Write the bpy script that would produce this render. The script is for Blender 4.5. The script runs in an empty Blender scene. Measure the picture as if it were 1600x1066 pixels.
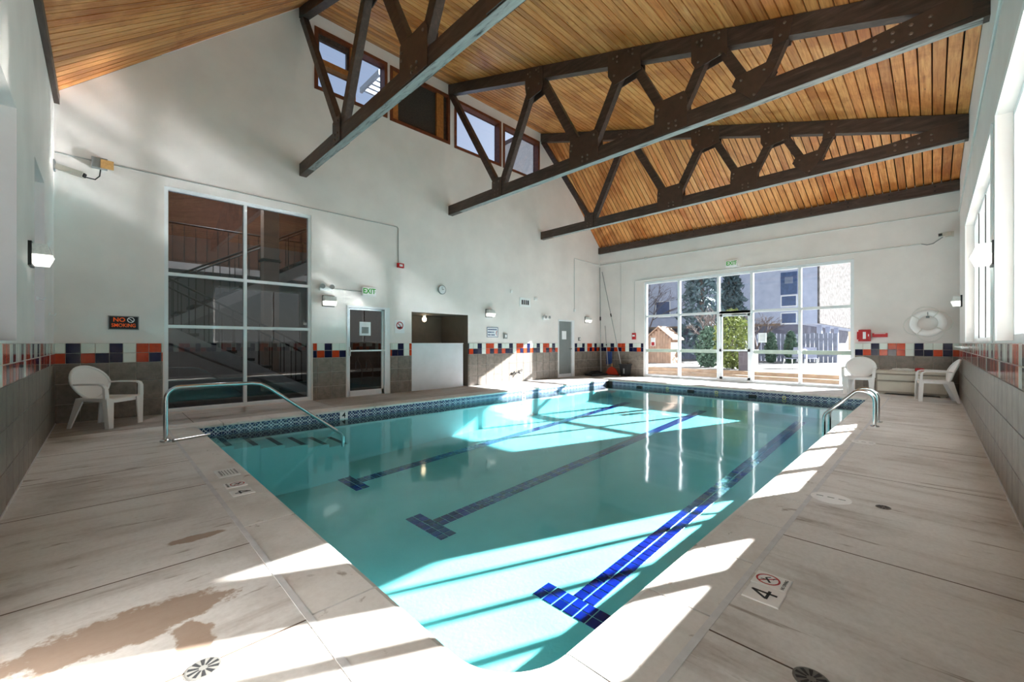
import bpy, bmesh, math, random
from mathutils import Vector, Matrix

# ------------------------------------------------------------------ camera, world, sun, exposure
# World axes: X runs along the long wall towards the glazed end wall, Y runs from the right wall to the long wall.
S = bpy.context.scene
COL = S.collection
random.seed(7)

cam_d = bpy.data.cameras.new('camera')
cam = bpy.data.objects.new('camera', cam_d)
COL.objects.link(cam)
S.camera = cam
cam.location = (0.0, 0.0, 1.22)
cam.rotation_euler = (math.radians(90), 0, -math.atan2(658, 649) + math.radians(0.79))
cam_d.sensor_width = 36.0
cam_d.lens = 649.0 / 1600.0 * 36.0
cam_d.shift_y = 3.5 / 1600.0
cam_d.clip_start = 0.02
cam_d.clip_end = 400
cam.rotation_euler[2] = -(math.pi / 2 - math.atan2(658, 649))

S.view_settings.view_transform = 'Standard'
S.view_settings.look = 'None'
S.view_settings.gamma = 1.0
S.view_settings.use_curve_mapping = False
S.view_settings.exposure = 0.32

SUN_DIR = Vector((-2.05, 1.0, -1.02)).normalized()
W = bpy.data.worlds.new('sky')
S.world = W
W.use_nodes = True
wn = W.node_tree.nodes
wl = W.node_tree.links
bg = wn['Background']
sky = wn.new('ShaderNodeTexSky')
sky.sky_type = 'NISHITA'
sky.sun_disc = False
sky.sun_elevation = math.radians(25)
sky.sun_rotation = math.radians(62)
sky.air_density = 1.0
sky.dust_density = 1.5
mixw = wn.new('ShaderNodeMix')
mixw.data_type = 'RGBA'
mixw.inputs[0].default_value = 0.68
mixw.inputs[7].default_value = (0.92, 0.97, 1.0, 1)
skm = wn.new('ShaderNodeVectorMath')
skm.operation = 'SCALE'
skm.inputs[3].default_value = 0.22
wl.new(sky.outputs[0], skm.inputs[0])
wl.new(skm.outputs[0], mixw.inputs[6])
wl.new(mixw.outputs[2], bg.inputs[0])
bg.inputs[1].default_value = 0.78

sun_l = bpy.data.lights.new('sun', 'SUN')
sun_l.energy = 60.0
sun_l.angle = math.radians(0.6)
sun_l.color = (1.0, 0.955, 0.89)
sun = bpy.data.objects.new('sun', sun_l)
COL.objects.link(sun)
sun.rotation_euler = SUN_DIR.to_track_quat('-Z', 'Y').to_euler()
sun.location = (30, -12, 20)

cy = S.cycles
cy.use_denoising = True
cy.max_bounces = 8
cy.diffuse_bounces = 5
cy.glossy_bounces = 5
cy.transmission_bounces = 6
cy.transparent_max_bounces = 24
cy.caustics_reflective = True
cy.caustics_refractive = False
cy.blur_glossy = 0.0
cy.use_guiding = True
cy.use_surface_guiding = True
cy.use_volume_guiding = False
cy.guiding_training_samples = 64
cy.sample_clamp_indirect = 0.0

UL, UF, VR, VL = -0.52, 14.06, -0.43, 9.30     # inner faces: near-left wall, end wall, right wall, long wall
H = 1.22                                        # top of the tile wainscot


def portal(name, loc, rot, sx, sy):
    l = bpy.data.lights.new(name, 'AREA')
    l.shape = 'RECTANGLE'
    l.size = sx
    l.size_y = sy
    l.cycles.is_portal = True
    o = bpy.data.objects.new(name, l)
    COL.objects.link(o)
    o.location = loc
    o.rotation_euler = rot


R90 = math.pi / 2
portal('portal_end', (UF + 0.30, 4.43, 1.75), (R90, 0, R90), 6.0, 3.5)
portal('portal_right_a', (9.0, VR - 0.38, 2.32), (R90, 0, math.pi), 4.9, 2.3)
portal('portal_right_b', (4.55, VR - 0.38, 2.32), (R90, 0, math.pi), 3.2, 2.3)
portal('portal_left_a', (UL - 0.32, 3.3, 2.22), (R90, 0, -R90), 4.4, 2.1)
portal('portal_left_b', (UL - 0.32, 7.35, 2.22), (R90, 0, -R90), 1.2, 2.1)
portal('portal_clerestory', (6.85, VL + 0.36, 7.33), (R90, 0, 0), 7.4, 1.5)

# ------------------------------------------------------------------ helpers


def srgb(r, g, b):
    def f(c):
        c /= 255.0
        return c / 12.92 if c <= 0.04045 else ((c + 0.055) / 1.055) ** 2.4
    return (f(r), f(g), f(b), 1.0)


class Nodes:
    def __init__(self, name):
        self.m = bpy.data.materials.new(name)
        self.m.use_nodes = True
        self.t = self.m.node_tree
        self.b = self.t.nodes['Principled BSDF']
        self.out = self.t.nodes['Material Output']

    def n(self, kind, **kw):
        x = self.t.nodes.new(kind)
        for k, v in kw.items():
            setattr(x, k, v)
        return x

    def l(self, a, b):
        self.t.links.new(a, b)

    def coords(self, scale=(1, 1, 1), which='Object', rand=0.0):
        tc = self.n('ShaderNodeTexCoord')
        mp = self.n('ShaderNodeMapping')
        mp.inputs['Scale'].default_value = scale
        if rand:
            oi = self.n('ShaderNodeObjectInfo')
            ml = self.n('ShaderNodeMath', operation='MULTIPLY')
            ml.inputs[1].default_value = rand
            self.l(oi.outputs['Random'], ml.inputs[0])
            ad = self.n('ShaderNodeVectorMath', operation='ADD')
            self.l(tc.outputs[which], ad.inputs[0])
            self.l(ml.outputs[0], ad.inputs[1])
            self.l(ad.outputs[0], mp.inputs[0])
        else:
            self.l(tc.outputs[which], mp.inputs[0])
        return mp.outputs[0]

    def noise(self, vec, scale, detail=4, rough=0.55, dist=0.0):
        x = self.n('ShaderNodeTexNoise')
        x.inputs['Scale'].default_value = scale
        x.inputs['Detail'].default_value = detail
        x.inputs['Roughness'].default_value = rough
        x.inputs['Distortion'].default_value = dist
        self.l(vec, x.inputs['Vector'])
        return x.outputs['Fac']

    def ramp(self, fac, stops):
        r = self.n('ShaderNodeValToRGB')
        e = r.color_ramp.elements
        e[0].position, e[0].color = stops[0]
        e[1].position, e[1].color = stops[-1]
        for p, c in stops[1:-1]:
            q = e.new(p)
            q.color = c
        self.l(fac, r.inputs[0])
        return r.outputs[0]

    def mix(self, fac, a, b, mode='MIX'):
        x = self.n('ShaderNodeMix', data_type='RGBA', blend_type=mode)
        for sock, v in ((x.inputs[0], fac), (x.inputs[6], a), (x.inputs[7], b)):
            if isinstance(v, (float, int, tuple)):
                sock.default_value = v
            else:
                self.l(v, sock)
        return x.outputs[2]

    def math(self, op, a, b=None, clamp=False):
        x = self.n('ShaderNodeMath', operation=op, use_clamp=clamp)
        for sock, v in zip(x.inputs, (a, b)):
            if v is None:
                continue
            if isinstance(v, (float, int)):
                sock.default_value = v
            else:
                self.l(v, sock)
        return x.outputs[0]

    def bump(self, h, strength=0.2, dist=0.01):
        x = self.n('ShaderNodeBump')
        x.inputs['Strength'].default_value = strength
        x.inputs['Distance'].default_value = dist
        self.l(h, x.inputs['Height'])
        self.l(x.outputs[0], self.b.inputs['Normal'])

    def setc(self, c):
        if isinstance(c, tuple):
            self.b.inputs['Base Color'].default_value = c
        else:
            self.l(c, self.b.inputs['Base Color'])

    def done(self, rough=0.6, metal=0.0, spec=0.5, emit=None, es=0.0):
        self.b.inputs['Roughness'].default_value = rough
        self.b.inputs['Metallic'].default_value = metal
        self.b.inputs['Specular IOR Level'].default_value = spec
        if emit:
            self.b.inputs['Emission Color'].default_value = emit
            self.b.inputs['Emission Strength'].default_value = es
        return self.m


def plain(name, c, rough=0.6, metal=0.0, var=0.10, scale=6.0, bump=0.0, emit=None, es=0.0, spec=0.5, rnd=0.0):
    N = Nodes(name)
    v = N.coords(rand=20.0 if rnd else 0.0)
    f = N.noise(v, scale)
    dark = tuple(x * (1 - var) for x in c[:3]) + (1,)
    lite = tuple(min(1, x * (1 + var * 0.6)) for x in c[:3]) + (1,)
    col = N.ramp(f, [(0.3, dark), (0.7, lite)])
    if rnd:
        oi = N.n('ShaderNodeObjectInfo')
        g = N.ramp(oi.outputs['Random'], [(0, (1 - rnd,) * 3 + (1,)), (1, (1 + rnd * 0.5,) * 3 + (1,))])
        col = N.mix(1.0, col, g, 'MULTIPLY')
    N.setc(col)
    if bump:
        N.bump(f, bump, 0.01)
    return N.done(rough, metal, spec, emit, es)


def glass(name, tint, ior=1.45, refl=1.0, rough=0.0):
    N = Nodes(name)
    t = N.t
    t.nodes.remove(N.b)
    tr = N.n('ShaderNodeBsdfTransparent')
    tr.inputs[0].default_value = tint
    gl = N.n('ShaderNodeBsdfGlossy')
    gl.inputs['Roughness'].default_value = rough
    gl.inputs['Color'].default_value = (refl, refl, refl, 1)
    fr = N.n('ShaderNodeFresnel')
    fr.inputs[0].default_value = ior
    ms = N.n('ShaderNodeMixShader')
    gb = N.n('ShaderNodeNewGeometry')
    # one reflection per pane: the exit face only lets light through
    N.l(N.math('MULTIPLY', fr.outputs[0], N.math('SUBTRACT', 1.0, gb.outputs['Backfacing'])), ms.inputs[0])
    N.l(tr.outputs[0], ms.inputs[1])
    N.l(gl.outputs[0], ms.inputs[2])
    N.l(ms.outputs[0], N.out.inputs[0])
    return N.m


class MB:
    """collects shapes (world coordinates unless built local) and links them as one mesh object"""

    def __init__(self):
        self.v = []
        self.f = []

    def add(self, vs, fs):
        o = len(self.v)
        self.v += [tuple(p) for p in vs]
        self.f += [tuple(i + o for i in f) for f in fs]
        return self

    def box(self, x0, x1, y0, y1, z0, z1):
        if x0 > x1: x0, x1 = x1, x0
        if y0 > y1: y0, y1 = y1, y0
        if z0 > z1: z0, z1 = z1, z0
        return self.hexa([(x0, y0, z0), (x1, y0, z0), (x1, y1, z0), (x0, y1, z0),
                          (x0, y0, z1), (x1, y0, z1), (x1, y1, z1), (x0, y1, z1)])

    def hexa(self, p):
        return self.add(p, [(0, 3, 2, 1), (4, 5, 6, 7), (0, 1, 5, 4), (1, 2, 6, 5), (2, 3, 7, 6), (3, 0, 4, 7)])

    def cbox(self, x0, x1, y0, y1, z0, z1, c):
        """box with chamfered vertical and top edges"""
        def ring(i, z):
            return [(x0 + i, y0 + i, z), (x1 - i, y0 + i, z), (x1 - i, y1 - i, z), (x0 + i, y1 - i, z)]
        vs = ring(0, z0) + ring(0, z1 - c) + ring(c, z1)
        fs = [(3, 2, 1, 0), (8, 9, 10, 11)]
        for k in (0, 4):
            for i in range(4):
                j = (i + 1) % 4
                fs.append((k + i, k + j, k + 4 + j, k + 4 + i))
        return self.add(vs, fs)

    def prism(self, poly, axis, a0, a1):
        """poly: 2-D points in the plane normal to axis (x: (y,z), y: (x,z), z: (x,y))"""
        def P(p, a):
            if axis == 'x': return (a, p[0], p[1])
            if axis == 'y': return (p[0], a, p[1])
            return (p[0], p[1], a)
        n = len(poly)
        vs = [P(p, a0) for p in poly] + [P(p, a1) for p in poly]
        fs = [tuple(range(n - 1, -1, -1)), tuple(range(n, 2 * n))]
        fs += [(i, (i + 1) % n, n + (i + 1) % n, n + i) for i in range(n)]
        return self.add(vs, fs)

    def tube(self, path, r, seg=8, closed=False, cap=True):
        pts = [Vector(p) for p in path]
        n = len(pts)
        rr = r if isinstance(r, (list, tuple)) else [r] * n
        vs, fs = [], []
        up = None
        for i, p in enumerate(pts):
            if closed:
                t = pts[(i + 1) % n] - pts[i - 1]
            else:
                t = pts[min(i + 1, n - 1)] - pts[max(i - 1, 0)]
            t.normalize()
            if up is None:
                a = Vector((0, 0, 1)) if abs(t.z) < 0.9 else Vector((1, 0, 0))
                up = (a - t * a.dot(t)).normalized()
            else:
                up = (up - t * up.dot(t))
                if up.length < 1e-5:
                    a = Vector((0, 0, 1)) if abs(t.z) < 0.9 else Vector((1, 0, 0))
                    up = a - t * a.dot(t)
                up.normalize()
            s = t.cross(up)
            for k in range(seg):
                a = 2 * math.pi * k / seg
                vs.append(p + (up * math.cos(a) + s * math.sin(a)) * rr[i])
        m = n if closed else n - 1
        for i in range(m):
            for k in range(seg):
                a, b = i * seg + k, i * seg + (k + 1) % seg
                c, d = ((i + 1) % n) * seg + (k + 1) % seg, ((i + 1) % n) * seg + k
                fs.append((a, b, c, d))
        if cap and not closed:
            fs.append(tuple(range(seg - 1, -1, -1)))
            fs.append(tuple(range((n - 1) * seg, n * seg)))
        return self.add(vs, fs)

    def bar(self, a, b, w, d, ref=(0, 0, 1)):
        """rectangular bar from a to b; w across, d along ref"""
        a, b = Vector(a), Vector(b)
        t = (b - a).normalized()
        r = Vector(ref)
        r = (r - t * r.dot(t)).normalized()
        s = t.cross(r)
        p = []
        for c in (a, b):
            p += [c - s * w / 2 - r * d / 2, c + s * w / 2 - r * d / 2, c + s * w / 2 + r * d / 2, c - s * w / 2 + r * d / 2]
        return self.hexa(p)

    def lathe(self, prof, c=(0, 0, 0), seg=16, axis='z'):
        vs, fs = [], []
        for r, h in prof:
            for k in range(seg):
                a = 2 * math.pi * k / seg
                x, y = r * math.cos(a), r * math.sin(a)
                q = {'z': (x, y, h), 'y': (x, h, y), 'x': (h, x, y)}[axis]
                vs.append((c[0] + q[0], c[1] + q[1], c[2] + q[2]))
        for i in range(len(prof) - 1):
            for k in range(seg):
                j = (k + 1) % seg
                fs.append((i * seg + k, i * seg + j, (i + 1) * seg + j, (i + 1) * seg + k))
        fs.append(tuple(range(seg - 1, -1, -1)))
        n = len(prof) - 1
        fs.append(tuple(range(n * seg, (n + 1) * seg)))
        return self.add(vs, fs)

    def torus(self, c, R, r, axis='x', seg=32, ring=10, sx=1.0):
        path = []
        for k in range(seg):
            a = 2 * math.pi * k / seg
            x, y = R * math.cos(a), R * math.sin(a)
            q = {'x': (0, x, y), 'y': (x, 0, y), 'z': (x, y, 0)}[axis]
            path.append((c[0] + q[0], c[1] + q[1], c[2] + q[2]))
        return self.tube(path, r, ring, closed=True)

    def build(self, name, mat, parent=None, local=False, smooth=False):
        me = bpy.data.meshes.new(name)
        vs = [Vector(p) for p in self.v]
        off = Vector((0, 0, 0))
        if parent is not None and not local:
            off = wloc(parent)
        elif parent is None:
            xs = [p.x for p in vs]; ys = [p.y for p in vs]; zs = [p.z for p in vs]
            off = Vector(((min(xs) + max(xs)) / 2, (min(ys) + max(ys)) / 2, min(zs)))
        me.from_pydata([p - off for p in vs], [], self.f)
        bm = bmesh.new()
        bm.from_mesh(me)
        bmesh.ops.recalc_face_normals(bm, faces=bm.faces)
        bm.to_mesh(me)
        bm.free()
        if smooth:
            for p in me.polygons:
                p.use_smooth = True
            try:
                me.set_sharp_from_angle(angle=math.radians(40))
            except Exception:
                pass
        me.materials.append(mat)
        o = bpy.data.objects.new(name, me)
        COL.objects.link(o)
        if parent is None:
            o.location = off
        else:
            o.parent = parent
        return o


def wloc(o):
    p = Vector((0, 0, 0))
    while o is not None:
        p += o.location
        o = o.parent
    return p


def tag(o, label=None, cat=None, group=None, kind=None):
    if label: o['label'] = label
    if cat: o['category'] = cat
    if group: o['group'] = group
    if kind: o['kind'] = kind
    return o


def thing(name, loc, label, cat, group=None, rz=0.0, kind=None):
    o = bpy.data.objects.new(name, None)
    o.empty_display_size = 0.1
    COL.objects.link(o)
    o.location = loc
    o.rotation_euler = (0, 0, rz)
    return tag(o, label, cat, group, kind)


def copy_tree(o, parent=None):
    c = o.copy()
    COL.objects.link(c)
    if parent is not None:
        c.parent = parent
    for ch in list(o.children):
        copy_tree(ch, c)
    return c


def text(body, size, mat, parent, loc, rot, ext=0.001, ax='CENTER', name='lettering', sx=1.0, bold=0.004):
    cu = bpy.data.curves.new(name, 'FONT')
    cu.body = body
    cu.size = size
    cu.align_x = ax
    cu.align_y = 'CENTER'
    cu.extrude = ext
    cu.offset = size * bold
    cu.materials.append(mat)
    tmp = bpy.data.objects.new(name + '_curve', cu)
    COL.objects.link(tmp)
    me = bpy.data.meshes.new_from_object(tmp.evaluated_get(bpy.context.evaluated_depsgraph_get()))
    bpy.data.objects.remove(tmp)
    me.name = name
    me.materials.clear()
    me.materials.append(mat)
    o = bpy.data.objects.new(name, me)
    COL.objects.link(o)
    o.parent = parent
    o.location = Vector(loc) - wloc(parent)
    o.rotation_euler = rot
    o.scale = (sx, 1, 1)
    return o


ROT_LONG = (R90, 0, 0)
ROT_END = (R90, 0, -R90)

# ------------------------------------------------------------------ materials
M = {}


def wall_paint():
    N = Nodes('painted_block_wall')
    v = N.coords()
    f = N.noise(v, 1.3, 5)
    g = N.noise(v, 60, 3)
    N.setc(N.ramp(f, [(0.3, srgb(224, 219, 216)), (0.7, srgb(236, 231, 228))]))
    N.bump(g, 0.12, 0.004)
    return N.done(0.55, spec=0.35)


M['wall'] = wall_paint()
M['white'] = plain('white_enamel', srgb(236, 238, 238), 0.4, var=0.04)
M['alu'] = plain('white_aluminium', srgb(228, 232, 235), 0.35, var=0.04)
M['grout'] = plain('grout', srgb(196, 190, 180), 0.85, var=0.12, scale=20)
M['plastic'] = plain('white_plastic', srgb(240, 240, 240), 0.38, var=0.02)
M['brown'] = plain('dark_brown_steel', srgb(78, 59, 50), 0.45, var=0.18, scale=9)
M['bolt'] = plain('worn_brown_bolt', srgb(116, 96, 84), 0.4, metal=0.3)
M['black'] = plain('black_rubber', srgb(24, 25, 28), 0.6, var=0.2)
M['steel'] = plain('brushed_stainless', srgb(196, 200, 202), 0.22, metal=1.0, var=0.06, scale=30)
M['galv'] = plain('grey_conduit', srgb(176, 178, 176), 0.5, metal=0.2, var=0.1)
M['grate'] = plain('dull_cast_grate', srgb(112, 112, 110), 0.5, metal=0.4, var=0.15)
M['conduit'] = plain('white_conduit', srgb(206, 208, 205), 0.5, var=0.06)
M['red'] = plain('red_plastic', srgb(190, 22, 32), 0.35, var=0.1)
M['green_lit'] = plain('lit_green_letters', srgb(40, 150, 40), 0.5, emit=srgb(60, 200, 60), es=0.12)
M['lens'] = plain('lit_prismatic_lens', srgb(250, 248, 240), 0.25, emit=(1, 0.97, 0.9, 1), es=1.0)
M['lens_clear'] = plain('prismatic_lens', srgb(225, 228, 226), 0.2, var=0.15, scale=60)
M['bulb'] = plain('lit_bulb', srgb(255, 235, 200), 0.3, emit=(1, 0.78, 0.5, 1), es=9.0)
M['ink'] = plain('black_ink', srgb(28, 28, 34), 0.6)
M['blue_ink'] = plain('blue_ink', srgb(50, 80, 130), 0.6)
M['red_ink'] = plain('red_ink', srgb(178, 40, 48), 0.6)
M['glowing_orange_ink'] = plain('glowing_orange_ink', srgb(235, 95, 25), 0.5, emit=srgb(235, 90, 20), es=0.15)  # faint emission brightens the printed letters; the sign is no lamp
M['paper'] = plain('paper', srgb(240, 242, 245), 0.8, var=0.02)
M['taupe'] = plain('taupe_paint', srgb(128, 118, 108), 0.7, var=0.08)
M['panel'] = plain('white_board_panel', srgb(222, 228, 234), 0.45, var=0.06, scale=3)
M['grey_door'] = plain('grey_door_paint', srgb(120, 128, 128), 0.5, var=0.06)
M['box'] = plain('beige_resin', srgb(205, 200, 188), 0.55, var=0.05)
M['box_dark'] = plain('shaded_beige_resin', srgb(158, 152, 140), 0.6, var=0.05)  # darker copy of the resin, paints shadow into the panel gaps
M['tan'] = plain('tan_wood_block', srgb(206, 160, 100), 0.6, var=0.15, scale=30)
M['grey'] = plain('grey_plastic', srgb(140, 142, 142), 0.5, var=0.1)
M['rope'] = plain('white_rope', srgb(225, 225, 220), 0.8, var=0.1, scale=80)
M['orange'] = plain('orange_red_plastic', srgb(200, 60, 30), 0.5, var=0.15)
M['bluepl'] = plain('blue_brush_head', srgb(40, 70, 130), 0.5, var=0.15)

# wall tiles: one glaze per colour, slightly different from tile to tile
def tile_mat(name, a, b, rough, scale, rnd, bump=0.05, spec=0.5):
    N = Nodes(name)
    v = N.coords(rand=30)
    f = N.noise(v, scale, 6, 0.65)
    c = N.ramp(f, [(0.3, a), (0.7, b)])
    oi = N.n('ShaderNodeObjectInfo')
    g = N.ramp(oi.outputs['Random'], [(0, (1 - rnd,) * 3 + (1,)), (1, (1 + rnd,) * 3 + (1,))])
    N.setc(N.mix(1.0, c, g, 'MULTIPLY'))
    N.bump(N.noise(v, scale * 0.6, 2), bump, 0.01)
    return N.done(rough, spec=spec)


M['stone'] = tile_mat('grey_stone_tile', srgb(104, 96, 88), srgb(140, 131, 121), 0.38, 9, 0.10)
M['t_w'] = tile_mat('white_glazed_tile', srgb(212, 222, 214), srgb(222, 231, 224), 0.12, 5, 0.03)
M['t_b'] = tile_mat('navy_glazed_tile', srgb(14, 18, 46), srgb(24, 29, 66), 0.10, 5, 0.2, spec=0.3)
M['t_o'] = tile_mat('orange_glazed_tile', srgb(176, 52, 26), srgb(206, 76, 32), 0.12, 7, 0.12, spec=0.3)
M['t_lane'] = tile_mat('cobalt_pool_tile', srgb(10, 20, 98), srgb(20, 38, 138), 0.15, 9, 0.35)
M['t_mark'] = tile_mat('white_marker_tile', srgb(232, 232, 232), srgb(240, 240, 240), 0.3, 8, 0.02)


def concrete(name, stretch, dark=0.0, stain=None, pale=0.0):
    N = Nodes(name)
    tc = N.n('ShaderNodeNewGeometry')
    mp = N.n('ShaderNodeMapping')
    mp.inputs['Scale'].default_value = stretch
    N.l(tc.outputs['Position'], mp.inputs[0])
    streak = N.noise(mp.outputs[0], 2.6, 8, 0.62, 0.25)
    blot = N.noise(tc.outputs['Position'], 1.1, 6, 0.6, 0.4)
    fine = N.noise(tc.outputs['Position'], 38, 4, 0.6)
    c1 = N.ramp(streak, [(0.27, srgb(146, 136, 128)), (0.37, srgb(204, 200, 197)), (0.50, srgb(226, 225, 224)), (0.8, srgb(236, 235, 235))])
    c2 = N.ramp(blot, [(0.33, srgb(186, 176, 168)), (0.50, srgb(246, 246, 246))])
    c = N.mix(0.55, c1, c2, 'MULTIPLY')
    # scuffed pale patches where the surface has been washed
    wash = N.ramp(N.noise(tc.outputs['Position'], 0.55, 7, 0.68, 1.2), [(0.47, (0, 0, 0, 1)), (0.60, (1, 1, 1, 1))])
    c = N.mix(N.math('MULTIPLY', wash, 0.55), c, srgb(232, 231, 230))
    cf = N.ramp(fine, [(0.3, (0.84, 0.83, 0.82, 1)), (0.6, (1, 1, 1, 1))])
    c = N.mix(0.6, c, cf, 'MULTIPLY')
    if pale:
        c = N.mix(pale, c, srgb(230, 227, 223))
    if dark:
        c = N.mix(dark, c, srgb(118, 98, 84), 'MULTIPLY')
    # thin rust-brown cracks and drips along the brushing
    drip = N.ramp(N.noise(mp.outputs[0], 6.0, 5, 0.6, 0.5), [(0.31, (1, 1, 1, 1)), (0.37, (0, 0, 0, 1))])
    c = N.mix(N.math('MULTIPLY', drip, 0.6), c, srgb(112, 92, 76))
    if stain:
        # the rusty water mark beside the floor drain, ragged at its edge
        acc = None
        for (sx, sy, ra, rb) in stain:
            d = N.n('ShaderNodeVectorMath', operation='SUBTRACT')
            N.l(tc.outputs['Position'], d.inputs[0])
            d.inputs[1].default_value = (sx, sy, 0)
            m2 = N.n('ShaderNodeMapping')
            m2.inputs['Scale'].default_value = (1 / ra, 1 / rb, 0)
            N.l(d.outputs[0], m2.inputs[0])
            ln = N.n('ShaderNodeVectorMath', operation='LENGTH')
            N.l(m2.outputs[0], ln.inputs[0])
            ragged = N.math('ADD', ln.outputs['Value'], N.math('MULTIPLY', N.math('SUBTRACT', N.noise(tc.outputs['Position'], 9, 5, 0.65), 0.5), 1.5))
            msk = N.ramp(ragged, [(0.86, (1, 1, 1, 1)), (1.0, (0, 0, 0, 1))])
            acc = msk if acc is None else N.math('MAXIMUM', acc, msk)
        c = N.mix(N.math('MULTIPLY', acc, 0.8), c, srgb(148, 122, 101))
    N.setc(c)
    N.bump(fine, 0.12, 0.004)
    return N.done(0.62, spec=0.4)


M['conc_x'] = concrete('brushed_concrete_across', (0.35, 2.2, 1), stain=[(0.08, 2.42, 0.40, 0.16), (0.27, 2.16, 0.07, 0.16), (0.42, 3.25, 0.16, 0.05)])
M['conc_y'] = concrete('brushed_concrete_along', (2.2, 0.35, 1))
M['conc_l'] = concrete('worn_brown_concrete', (0.5, 2.0, 1), dark=0.45)
M['coping'] = concrete('cast_coping_stone', (1.0, 1.0, 1), pale=0.35)
M['base'] = plain('sub_base_concrete', srgb(52, 46, 42), 0.9)
M['joint'] = plain('dirty_brown_joint', srgb(92, 76, 64), 0.9, var=0.4, scale=15)
M['caulk'] = plain('grey_joint_sealant', srgb(208, 209, 212), 0.6, var=0.12, scale=12)


def boards():
    N = Nodes('stained_pine_board')
    oi = N.n('ShaderNodeObjectInfo')
    v = N.coords((0.55, 9, 0.15), rand=40)
    g = N.noise(v, 3.0, 8, 0.65, 0.6)
    c = N.ramp(g, [(0.28, srgb(166, 100, 48)), (0.42, srgb(210, 140, 78)), (0.6, srgb(232, 170, 108)), (0.8, srgb(242, 198, 146))])
    t = N.ramp(oi.outputs['Random'], [(0, (0.66, 0.52, 0.42, 1)), (0.3, (0.95, 0.84, 0.70, 1)), (0.6, (1.0, 0.96, 0.92, 1)), (0.8, (1.0, 0.92, 0.84, 1)), (1, (0.95, 0.72, 0.54, 1))])
    c = N.mix(1.0, c, t, 'MULTIPLY')
    geo = N.n('ShaderNodeNewGeometry')
    stain = N.ramp(N.noise(geo.outputs['Position'], 0.75, 5, 0.62, 0.6), [(0.40, (0.62, 0.42, 0.20, 1)), (0.52, (1, 1, 1, 1))])
    c = N.mix(0.75, c, stain, 'MULTIPLY')
    vk = N.n('ShaderNodeTexVoronoi')
    vk.inputs['Scale'].default_value = 2.6
    N.l(N.coords((0.6, 3.2, 1), rand=40), vk.inputs['Vector'])
    knot = N.ramp(vk.outputs['Distance'], [(0.035, (0, 0, 0, 1)), (0.075, (1, 1, 1, 1))])
    c = N.mix(N.math('SUBTRACT', 1.0, knot), c, srgb(62, 36, 20))
    N.setc(c)
    N.bump(g, 0.1, 0.003)
    return N.done(0.42, spec=0.45)


M['board'] = boards()
M['roof_deck'] = plain('dark_roof_deck', srgb(36, 22, 14), 0.9)


def timber():
    N = Nodes('dark_stained_timber')
    v = N.coords((4, 0.7, 4))
    g = N.noise(v, 4.0, 7, 0.65, 0.4)
    N.setc(N.ramp(g, [(0.3, srgb(54, 41, 36)), (0.55, srgb(76, 60, 53)), (0.8, srgb(102, 86, 77))]))
    N.bump(g, 0.2, 0.004)
    return N.done(0.5)


M['timber'] = timber()


def grey_streaked():
    N = Nodes('grey_streaked_timber')
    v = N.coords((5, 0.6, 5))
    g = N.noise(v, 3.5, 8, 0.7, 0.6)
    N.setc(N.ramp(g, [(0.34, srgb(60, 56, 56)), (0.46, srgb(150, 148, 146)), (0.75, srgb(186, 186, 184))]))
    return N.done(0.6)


M['grey_streaked'] = grey_streaked()
M['mahogany'] = plain('reddish_window_timber', srgb(112, 56, 32), 0.4, var=0.35, scale=14)
M['oak'] = plain('light_window_timber', srgb(176, 112, 56), 0.45, var=0.3, scale=14)
M['mesh'] = plain('dark_louvre_mesh', srgb(62, 54, 48), 0.8, var=0.5, scale=70)


def pool_tile():
    """blue and white patterned waterline tile, the print follows each tile"""
    N = Nodes('patterned_waterline_tile')
    tc = N.n('ShaderNodeTexCoord')
    sp = N.n('ShaderNodeSeparateXYZ')
    N.l(tc.outputs['Generated'], sp.inputs[0])
    a = N.math('MAXIMUM', sp.outputs[0], 0.0)
    oi = N.n('ShaderNodeSeparateXYZ')
    N.l(tc.outputs['Object'], oi.inputs[0])
    # object axes: x across the tile (-.5...5), z up
    x, z = oi.outputs[0], oi.outputs[2]
    X = N.math('DIVIDE', x, 0.075)
    Z = N.math('DIVIDE', z, 0.075)

    def ringd(cx, cz, r, w):
        dx = N.math('SUBTRACT', X, cx)
        dz = N.math('SUBTRACT', Z, cz)
        d = N.math('SQRT', N.math('ADD', N.math('MULTIPLY', dx, dx), N.math('MULTIPLY', dz, dz)))
        return N.math('LESS_THAN', N.math('ABSOLUTE', N.math('SUBTRACT', d, r)), w)
    acc = ringd(-1, -1, 0.95, 0.07)
    for c in ((1, -1), (-1, 1), (1, 1)):
        acc = N.math('MAXIMUM', acc, ringd(c[0], c[1], 0.95, 0.07))
    acc = N.math('MAXIMUM', acc, ringd(0, 0, 0.14, 0.08))
    diag = N.math('LESS_THAN', N.math('ABSOLUTE', N.math('SUBTRACT', N.math('ABSOLUTE', X), N.math('ABSOLUTE', Z))), 0.06)
    acc = N.math('MAXIMUM', acc, diag)
    edge = N.math('GREATER_THAN', N.math('MAXIMUM', N.math('ABSOLUTE', X), N.math('ABSOLUTE', Z)), 0.95)
    acc = N.math('MAXIMUM', acc, edge)
    nz = N.noise(tc.outputs['Object'], 40, 2)
    blue = N.ramp(nz, [(0.35, srgb(16, 24, 62)), (0.65, srgb(34, 52, 110))])
    N.setc(N.mix(acc, blue, srgb(196, 206, 218)))
    return N.done(0.15)


M['waterline'] = pool_tile()


def plaster():
    N = Nodes('aqua_pool_plaster')
    g = N.n('ShaderNodeNewGeometry')
    f = N.noise(g.outputs['Position'], 1.5, 5)
    h = N.noise(g.outputs['Position'], 26, 3)
    N.setc(N.ramp(f, [(0.3, srgb(176, 210, 212)), (0.7, srgb(192, 222, 223))]))
    N.bump(h, 0.25, 0.01)
    return N.done(0.7)


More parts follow.
